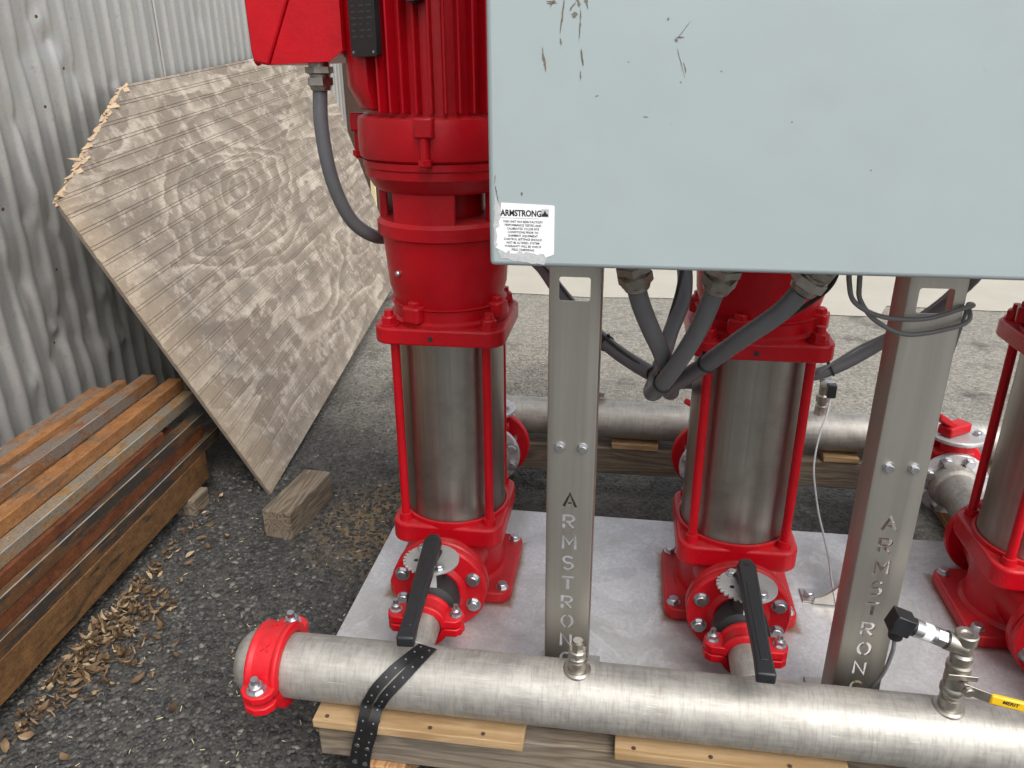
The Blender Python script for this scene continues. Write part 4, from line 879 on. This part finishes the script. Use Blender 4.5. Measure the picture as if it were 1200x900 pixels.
# ------------------------------------------------------------------ control cabinet
cab = thing('control_cabinet', 'large pale blue grey steel control cabinet mounted on the lettered posts', 'cabinet', (.3, -.02, 1.03))
BX0, BX1, BZ0, BZ1, BY0, BY1 = -.168, .80, 1.0305, 1.85, -.12, .0825
bm = B(); box(bm, BX0+.004, BX1-.004, BY0+.021, BY1, BZ0+.004, BZ1); fin('enclosure', bm, 'cabinet', cab, .004)
bm = B(); box(bm, BX0, BX1, BY0, BY0+.020, BZ0, BZ1); door = fin('door', bm, 'cabinet', cab, .006, segs=4)
def flatpoly(pts, y0, y1): return prism(B(), pts, y0, y1, Matrix(((1, 0, 0, 0), (0, 0, -1, 0), (0, 1, 0, 0), (0, 0, 0, 1))))      # (x,z) outline; heights are -Y
FY = -BY0
# scuffs: worn through patches, each a thin flake with an irregular outline
def scuff(cx, cz, L, wd_, lean, seed):
    rs = random.Random(seed); n = 22; pts = []
    for k in range(n):
        a = 2*math.pi*k/n; r_ = .2+.95*rs.random(); x = wd_*math.cos(a)*r_; z = L*math.sin(a)*(.45+.55*rs.random()); pts.append((cx+x+lean*z, cz+z))
    fin('scuff', flatpoly(pts, FY+.00005, FY+.0003), 'scuff', door, smooth=False)
for a in ((-.067, 1.325, .012, .003, -.15, 1), (-.064, 1.300, .018, .0012, .05, 2), (-.083, 1.311, .022, .0013, .12, 3), (-.0845, 1.283, .0045, .0014, -.1, 4), (-.061, 1.268, .011, .0012, -.18, 5), (-.103, 1.265, .015, .0018, -.16, 6),
          (.040, 1.283, .003, .0022, 0, 7), (.047, 1.293, .011, .0008, .75, 8), (.046, 1.262, .018, .0006, -.35, 9), (-.062, 1.333, .008, .0035, .1, 10), (-.088, 1.33, .016, .001, .7, 11), (.03, 1.304, .002, .0014, 0, 12), (-.072, 1.318, .006, .0015, .8, 13),
          (-.158, 1.118, .012, .0012, -.2, 14), (-.160, 1.135, .006, .0006, .1, 15), (.048, 1.241, .0012, .0012, 0, 16), (.09, 1.252, .001, .001, 0, 17), (-.043, 1.227, .001, .002, 1.5, 18), (-.070, 1.31, .004, .004, 0, 19), (-.058, 1.322, .009, .002, -.3, 20), (-.095, 1.322, .003, .006, 0, 21), (-.066, 1.337, .005, .006, 0, 22), (.044, 1.286, .0015, .004, 0, 23), (.051, 1.256, .006, .0009, -.3, 24), (-.128, 1.118, .003, .0018, 0, 25), (-.062, 1.248, .006, .0009, 0, 26), (.012, 1.205, .0007, .003, 0, 27), (-.010, 1.262, .0006, .0014, 0, 28), (.17, 1.20, .001, .001, 0, 29), (.26, 1.15, .0008, .0012, 0, 30)): scuff(*a)
# torn sticker
rs = random.Random(5)
def jagline(p, q_, n, amp): return [(p[0]+(q_[0]-p[0])*k/n+(rs.uniform(-amp, amp) if 0 < k < n else 0), p[1]+(q_[1]-p[1])*k/n+(rs.uniform(-amp, amp) if 0 < k < n else 0)) for k in range(n+1)]
bk = jagline((-.1605, 1.116), (-.1625, 1.062), 14, .0012)+jagline((-.1625, 1.060), (-.154, 1.0405), 6, .0012)+jagline((-.152, 1.040), (-.1005, 1.0335), 16, .001)+[(-.096, 1.045), (-.0915, 1.052), (-.092, 1.10), (-.154, 1.103)]
stk = fin('torn_sticker_backing', flatpoly(bk, FY+.0001, FY+.00035), 'residue', cab, smooth=False, label='rough grey residue where the white sticker was torn away')
wp = [(-.0930, 1.1055)]+[(-.0908+.0022*math.cos(R(90-k*22.5)), 1.1033+.0022*math.sin(R(90-k*22.5))) for k in range(1, 5)]+[(-.0886, 1.0470)]+jagline((-.0935, 1.0445), (-.150, 1.0490), 18, .0022)+jagline((-.1600, 1.0530), (-.1560, 1.085), 8, .0022)+[(-.1535, 1.090), (-.1530, 1.1078)]
stw = fin('white_sticker', flatpoly(wp, FY+.00036, FY+.0006), 'paper', stk, smooth=False, label='white sticker with black lettering, torn along its left and lower sides')
def text_obj(name, body, size, x, z, y, mat, parent, bold=0., ang=0., align='LEFT', sx=1.):
    cu = bpy.data.curves.new('t', 'FONT'); cu.body = body; cu.size = size; cu.offset = bold; cu.align_x = align; cu.resolution_u = 3
    o = bpy.data.objects.new('t', cu); COL.objects.link(o); dg = bpy.context.evaluated_depsgraph_get(); me = bpy.data.meshes.new_from_object(o.evaluated_get(dg)); bpy.data.objects.remove(o)
    me.transform(Matrix(((math.cos(ang)*sx, -math.sin(ang), 0, x), (0, 0, -1, y), (math.sin(ang)*sx, math.cos(ang), 0, z), (0, 0, 0, 1)))); me.materials.clear()
    return fin(name, me, mat, parent, smooth=False)
TY = BY0-.00085
text_obj('heading_lettering', 'ARMSTRONG', .0102, -.1535, 1.0925, TY, 'ink', stk, .00035, -.012, sx=.80)
lines = ['THIS UNIT HAS BEEN FACTORY', 'PERFORMANCE TESTED AND', 'CALIBRATED TO JOB SITE', 'CONDITIONS PRIOR TO', 'SHIPMENT. EQUIPMENT', 'CONTROL SETTINGS SHOULD', 'NOT BE ALTERED. SYSTEM', 'WARRANTY WILL BE VOID IF', 'FIELD TAMPERING']
for k, ln_ in enumerate(lines): text_obj('fine_print', ln_, .0037, -.1265, 1.0842-k*.00425, TY, 'ink', stk, .00006, -.012, 'CENTER', .92)
bm = flatpoly(chamsq(.0047, .0047, .0012, -.1000, 1.0963), .1206, .1208); 
fin('emblem_frame', bm, 'residue', stk, smooth=False)
bm = flatpoly([(-.1039, 1.0922), (-.0961, 1.0922), (-.0965, 1.0950), (-.0982, 1.0955), (-.1000, 1.0995), (-.1018, 1.0955), (-.1035, 1.0950)], .1208, .1210); fin('emblem', bm, 'ink', stk, smooth=False)
bm = flatpoly([(-.1530, 1.0897), (-.1070, 1.0892), (-.1070, 1.0894), (-.1530, 1.0899)], .1206, .1208); fin('rule_line', bm, 'ink', stk, smooth=False)

# ------------------------------------------------------------------ conduits from the cabinet
def connector(root, p, d, r=.0165):
    bm = B(); p = Vector(p); d = Vector(d).normalized()
    cyl(bm, p, p+d*.020, r*1.12, None, 24); hexa(bm, p+d*.018, d, r*1.5, .013); cyl(bm, p+d*.03, p+d*.040, r*1.15, r*1.05, 24); hexa(bm, p+d*.036, d, r*1.42, .016, .5); cyl(bm, p+d*.05, p+d*.058, r*1.2, r*1.05, 24)
    fin('gland_connector', bm, 'fitting', root)
def zip_tie(root, p, d, r):
    bm = B(); ring(bm, p, d, r, r+.0018, -.0022, .0022, 20); u_, v_, a_ = frame(d); pp = Vector(p)+v_*(r+.003); box(bm, -.003, .003, -.003, .003, -.003, .003, Matrix.Translation(pp)); fin('zip_tie', bm, 'blackcable', root)
def conduit(label, pts, r=.0135, conns=(), ties=(), ribs=0.):
    t = thing('flexible_conduit', label, 'conduit', pts[0], 'grey flexible conduits'); sp_ = spline(pts, 14)
    bm = tube(B(), sp_, r, 16, ribs, 1); fin('hose', bm, 'conduit', t, ang=60)
    for p, d in conns: connector(t, p, d, r*1.25)
    for f in ties:
        k = int(f*(len(sp_)-2)); zip_tie(t, sp_[k], sp_[k+1]-sp_[k], r+.0006)
    return t
conduit('grey flexible conduit from the cabinet turning back past the post to the exposed motor',
        [(.014, .002, .975), (.024, .018, .942), (.040, .045, .900), (.057, .085, .856), (.069, .14, .812), (.064, .19, .780), (.046, .23, .766), (-.016, .30, .779), (-.066, .36, .803), (-.13, .43, .85), (-.185, .52, .885), (-.26, .60, .90), (-.36, .635, .905), (-.455, .60, .915), (-.495, .52, .928), (-.515, .46, .945), (-.546, .43, .984), (-.568, .41, 1.061), (-.575, .40, 1.155), (-.570, .40, 1.235)],
        .0135, (((.003, -.016, 1.031), (.22, .32, -1)), ((-.569, .40, 1.278), (0, 0, -1))), (.30, .385))
conduit('grey flexible conduit from the cabinet looping back up to the middle pump motor',
        [(.119, .002, .975), (.111, .014, .94), (.101, .035, .90), (.078, .08, .831), (.056, .13, .772), (.050, .165, .758), (.060, .20, .772), (.079, .26, .825), (.102, .31, .90), (.085, .42, 1.0), (.05, .42, 1.12), (.043, .40, 1.235)],
        .0135, (((.131, -.014, 1.031), (-.20, .30, -1)), ((.041, .40, 1.278), (0, 0, -1))), (.33, .56))
conduit('grey flexible conduit slanting from the cabinet across the middle pump to the third motor',
        [(.229, .0, .978), (.208, .010, .945), (.166, .045, .893), (.12, .12, .818), (.089, .20, .758), (.085, .28, .712), (.10, .40, .66), (.12, .60, .60), (.27, .68, .575), (.439, .65, .622), (.558, .65, .70), (.640, .60, .80), (.665, .50, .92), (.655, .42, 1.08), (.652, .40, 1.235)],
        .0135, (((.257, -.012, 1.031), (-.52, .22, -1)), ((.651, .40, 1.278), (0, 0, -1))), (.2, .66), .035)
def cable(label, pts, r, mat, name='cable', group=None):
    o = fin(name, tube(B(), spline(pts, 10), r, 10), mat, ang=60); return tag(o, label, 'cable', group)
cable('grey signal cable looped around the top of the lettered post', [(.285, 0, 1.03), (.289, 0, .994), (.307, .02, .960), (.356, .05, .933), (.415, .066, .928), (.462, .073, .942), (.482, .085, .944), (.486, .11, .938), (.478, .078, .925), (.449, .068, .914), (.395, .064, .905), (.349, .055, .925), (.315, .025, .961), (.302, 0, .992), (.300, 0, 1.03)], .0034, 'cable')
cable('thin black cable crossing in front of the middle pump flange to the slanting conduit', [(.283, .03, 1.03), (.281, .05, .979), (.258, .065, .945), (.216, .07, .912), (.178, .055, .893), (.14, .09, .846)], .0035, 'blackcable')
cable('thin black cable running beside the conduit that goes to the exposed motor', [(-.20, .53, .905), (-.135, .425, .872), (-.07, .352, .818), (-.02, .292, .794), (.03, .24, .776), (.05, .22, .776)], .0028, 'blackcable')
cable('thin black cable rising alongside the looping conduit to the middle pump motor', [(.072, .25, .80), (.075, .27, .84), (.09, .30, .90), (.095, .34, .96), (.08, .40, 1.06)], .0034, 'blackcable')
cable('thin dark cable running along the ribbed conduit behind the post', [(.430, .632, .63), (.50, .63, .69), (.56, .60, .745), (.62, .55, .83), (.655, .50, .93)], .003, 'cable')

# ------------------------------------------------------------------ rear header pressure sensor and its pale cable
t = thing('pressure_sensor', 'small silver pressure sensor with black plug standing on the rear header', 'sensor', (.584, 1.152, AZ+HR))
bm = B(); lathe(bm, (.584, 1.152, AZ+HR-.004), (0, 0, 1), [(0, 0), (.020, 0), (.017, .008), (.017, .03), (.014, .032), (.014, .04), (.018, .044), (.018, .062), (.013, .066), (.013, .10), (.016, .104), (.016, .118), (0, .122)], 24); fin('stem', bm, 'fitting', t)
bm = B(); cyl(bm, (.584, 1.145, .405), (.588, 1.10, .418), .014, .013, 20); fin('sensor_body', bm, 'zinc', t)
bm = B(); box(bm, .577, .601, 1.080, 1.104, .385, .425); fin('plug', bm, 'black', t, .003)
cable('pale cable hanging from the rear header sensor down to the base plate', [(.589, 1.088, .386), (.575, 1.05, .345), (.552, 1.0, .315), (.523, .9, .258), (.505, .74, .225), (.497, .62, .215), (.488, .53, .215), (.482, .47, .205), (.478, .40, .19), (.476, .34, .172)], .0026, 'cablew')

# ------------------------------------------------------------------ plugged socket and ball valve with transmitter on the front header
t = thing('pipe_plug', 'stainless threaded nipple and hex plug on the front header before the lettered post', 'plug', (-.05, 0, AZ+HR))
z0 = AZ+HR+.018
bm = B(); lathe(bm, (-.05, 0, z0), (0, 0, 1), [(0, 0), (.0145, 0), (.0145, .008), (.0155, .009), (.0145, .010), (.0155, .012), (.0145, .014), (0, .014)], 24); fin('nipple', bm, 'fitting', t)
bm = B(); hexa(bm, (-.05, 0, z0+.012), (0, 0, 1), .0165, .012); fin('hex', bm, 'fitting', t)
bm = B(); hexa(bm, (-.05, 0, z0+.022), (0, 0, 1), .0105, .020); fin('plug_head', bm, 'fitting', t)
GX = .543
t = thing('ball_valve', 'small stainless ball valve with yellow lever standing on the front header', 'valve', (GX, 0, AZ+HR))
z0 = AZ+HR+.014
bm = B(); lathe(bm, (GX, 0, z0), (0, 0, 1), [(0, 0), (.0145, 0), (.0145, .012), (.017, .014), (.019, .018), (.019, .026), (.0165, .030), (.0175, .040), (.0175, .052), (.0155, .058), (.0185, .062), (.0185, .072), (.0145, .074), (.0145, .082), (0, .082)], 32); fin('valve_body', bm, 'fitting', t)
bm = B(); cyl(bm, (GX, -.008, z0+.046), (GX+.006, -.028, z0+.046), .009, .008, 18); hexa(bm, (GX+.006, -.030, z0+.046), (.2, -1, 0), .0085, .007); fin('stem', bm, 'fitting', t)
bm = B(); box(bm, GX-.022, GX+.022, -.021, -.0175, z0+.056, z0+.066); fin('stop_plate', bm, 'fitting', t, .001)
hx = Matrix.Translation((GX+.006, -.0262, z0+.046)) @ Matrix.Rotation(R(17), 4, 'Y') @ Matrix.Rotation(R(-4), 4, 'Z')
bm = B(); box(bm, -.008, .052, -.0014, .0014, -.0085, .0085, hx); hdl = fin('lever', bm, 'fitting', t, .0006)
hx2 = hx @ Matrix.Translation((.036, 0, 0)) @ Matrix.Rotation(R(-9), 4, 'Y')
bm = B(); box(bm, 0, .12, -.0045, .0045, -.0085, .0085, hx2); grip = fin('grip', bm, 'yellow', hdl, .003, label='yellow vinyl lever grip with black lettering')
def text_on(name, body, size, mt, mat, parent, bold=0.):
    cu = bpy.data.curves.new('t', 'FONT'); cu.body = body; cu.size = size; cu.offset = bold; cu.resolution_u = 3
    o = bpy.data.objects.new('t', cu); COL.objects.link(o); dg = bpy.context.evaluated_depsgraph_get(); me = bpy.data.meshes.new_from_object(o.evaluated_get(dg)); bpy.data.objects.remove(o)
    me.transform(mt @ Matrix(((1, 0, 0, 0), (0, 0, -1, 0), (0, 1, 0, 0), (0, 0, 0, 1)))); me.materials.clear(); o = fin(name, me, mat, None, smooth=False); o.parent = parent; return o
hx3 = hx2 @ Matrix.Translation((.017, -.00475, -.0012))
text_on('grip_lettering', 'MERIT', .0085, hx3, 'ink', hdl, .0003)
t = thing('pressure_transmitter', 'silver pressure transmitter with black angled plug on a tee above the ball valve', 'transmitter', (GX, 0, AZ+HR+.095))
zt = z0+.083
bm = B(); lathe(bm, (GX, 0, zt), (0, 0, 1), [(0, 0), (.0165, 0), (.0165, .008), (.0135, .012), (.0135, .028), (.0165, .032), (.0170, .046), (.0155, .048), (.009, .047), (.007, .044), (0, .044)], 32)
td = Vector((-.92, 0, .33)).normalized(); tp = Vector((GX, 0, zt+.022)); cyl(bm, tp, tp+td*.030, .0155, .0150, 28); fin('tee', bm, 'fitting', t)
bm = B(); lathe(bm, tp, td, [(0, .028), (.009, .028), (.009, .034), (0, .034)], 20); hexa(bm, tp+td*.034, td, .0145, .018, .3); lathe(bm, tp, td, [(0, .05), (.0135, .05), (.0135, .075), (.0145, .076), (.0145, .084), (0, .084)], 28); fin('transmitter_body', bm, 'zinc', t)
bm = B(); lathe(bm, tp, td, [(.01375, .056), (.01375, .07), (.0132, .07), (.0132, .056)], 28, True); fin('label_band', bm, 'paper', t)
u_, v_, a_ = frame(td); pc = tp+td*.102; mt = Matrix(((td.x, 0, v_.x, pc.x), (td.y, 1, v_.y, pc.y), (td.z, 0, v_.z, pc.z), (0, 0, 0, 1)))
bm = B(); cyl(bm, tp+td*.082, tp+td*.092, .0135, None, 24); box(bm, -.013, .018, -.015, .015, -.016, .016, mt); lathe(bm, pc+td*.006, (0, 0, -1), [(0, .012), (.0115, .012), (.0105, .032), (0, .032)], 24); fin('angle_plug', bm, 'black', t, .002)
pe = pc+td*.006+Vector((0, 0, -.032))
cable('grey cable hanging from the transmitter plug down to the base plate beside the post', [tuple(pe), tuple(pe+Vector((.002, .002, -.03))), tuple(pe+Vector((.006, .03, -.10))), tuple(pe+Vector((.004, .08, -.19))), (.475, .13, .19), (.482, .17, .172)], .0032, 'cable')
cable('grey cable running down the side of the lettered post to the base plate', [(.486, .11, .935), (.480, .125, .80), (.478, .13, .60), (.478, .135, .40), (.477, .138, .25), (.486, .16, .178)], .0028, 'cable')
t = thing('cable_clip', 'tan adhesive cable clip on the base plate beside the lettered post', 'clip', (.488, .175, PZ))
bm = B(); box(bm, .470, .506, .170, .200, PZ+.0006, PZ+.006); fin('pad', bm, 'shim', t, .001)
bm = B(); ring(bm, (.484, .178, PZ+.011), (.2, 1, -.2), .0045, .0065, -.003, .003, 16); fin('loop', bm, 'black', t)
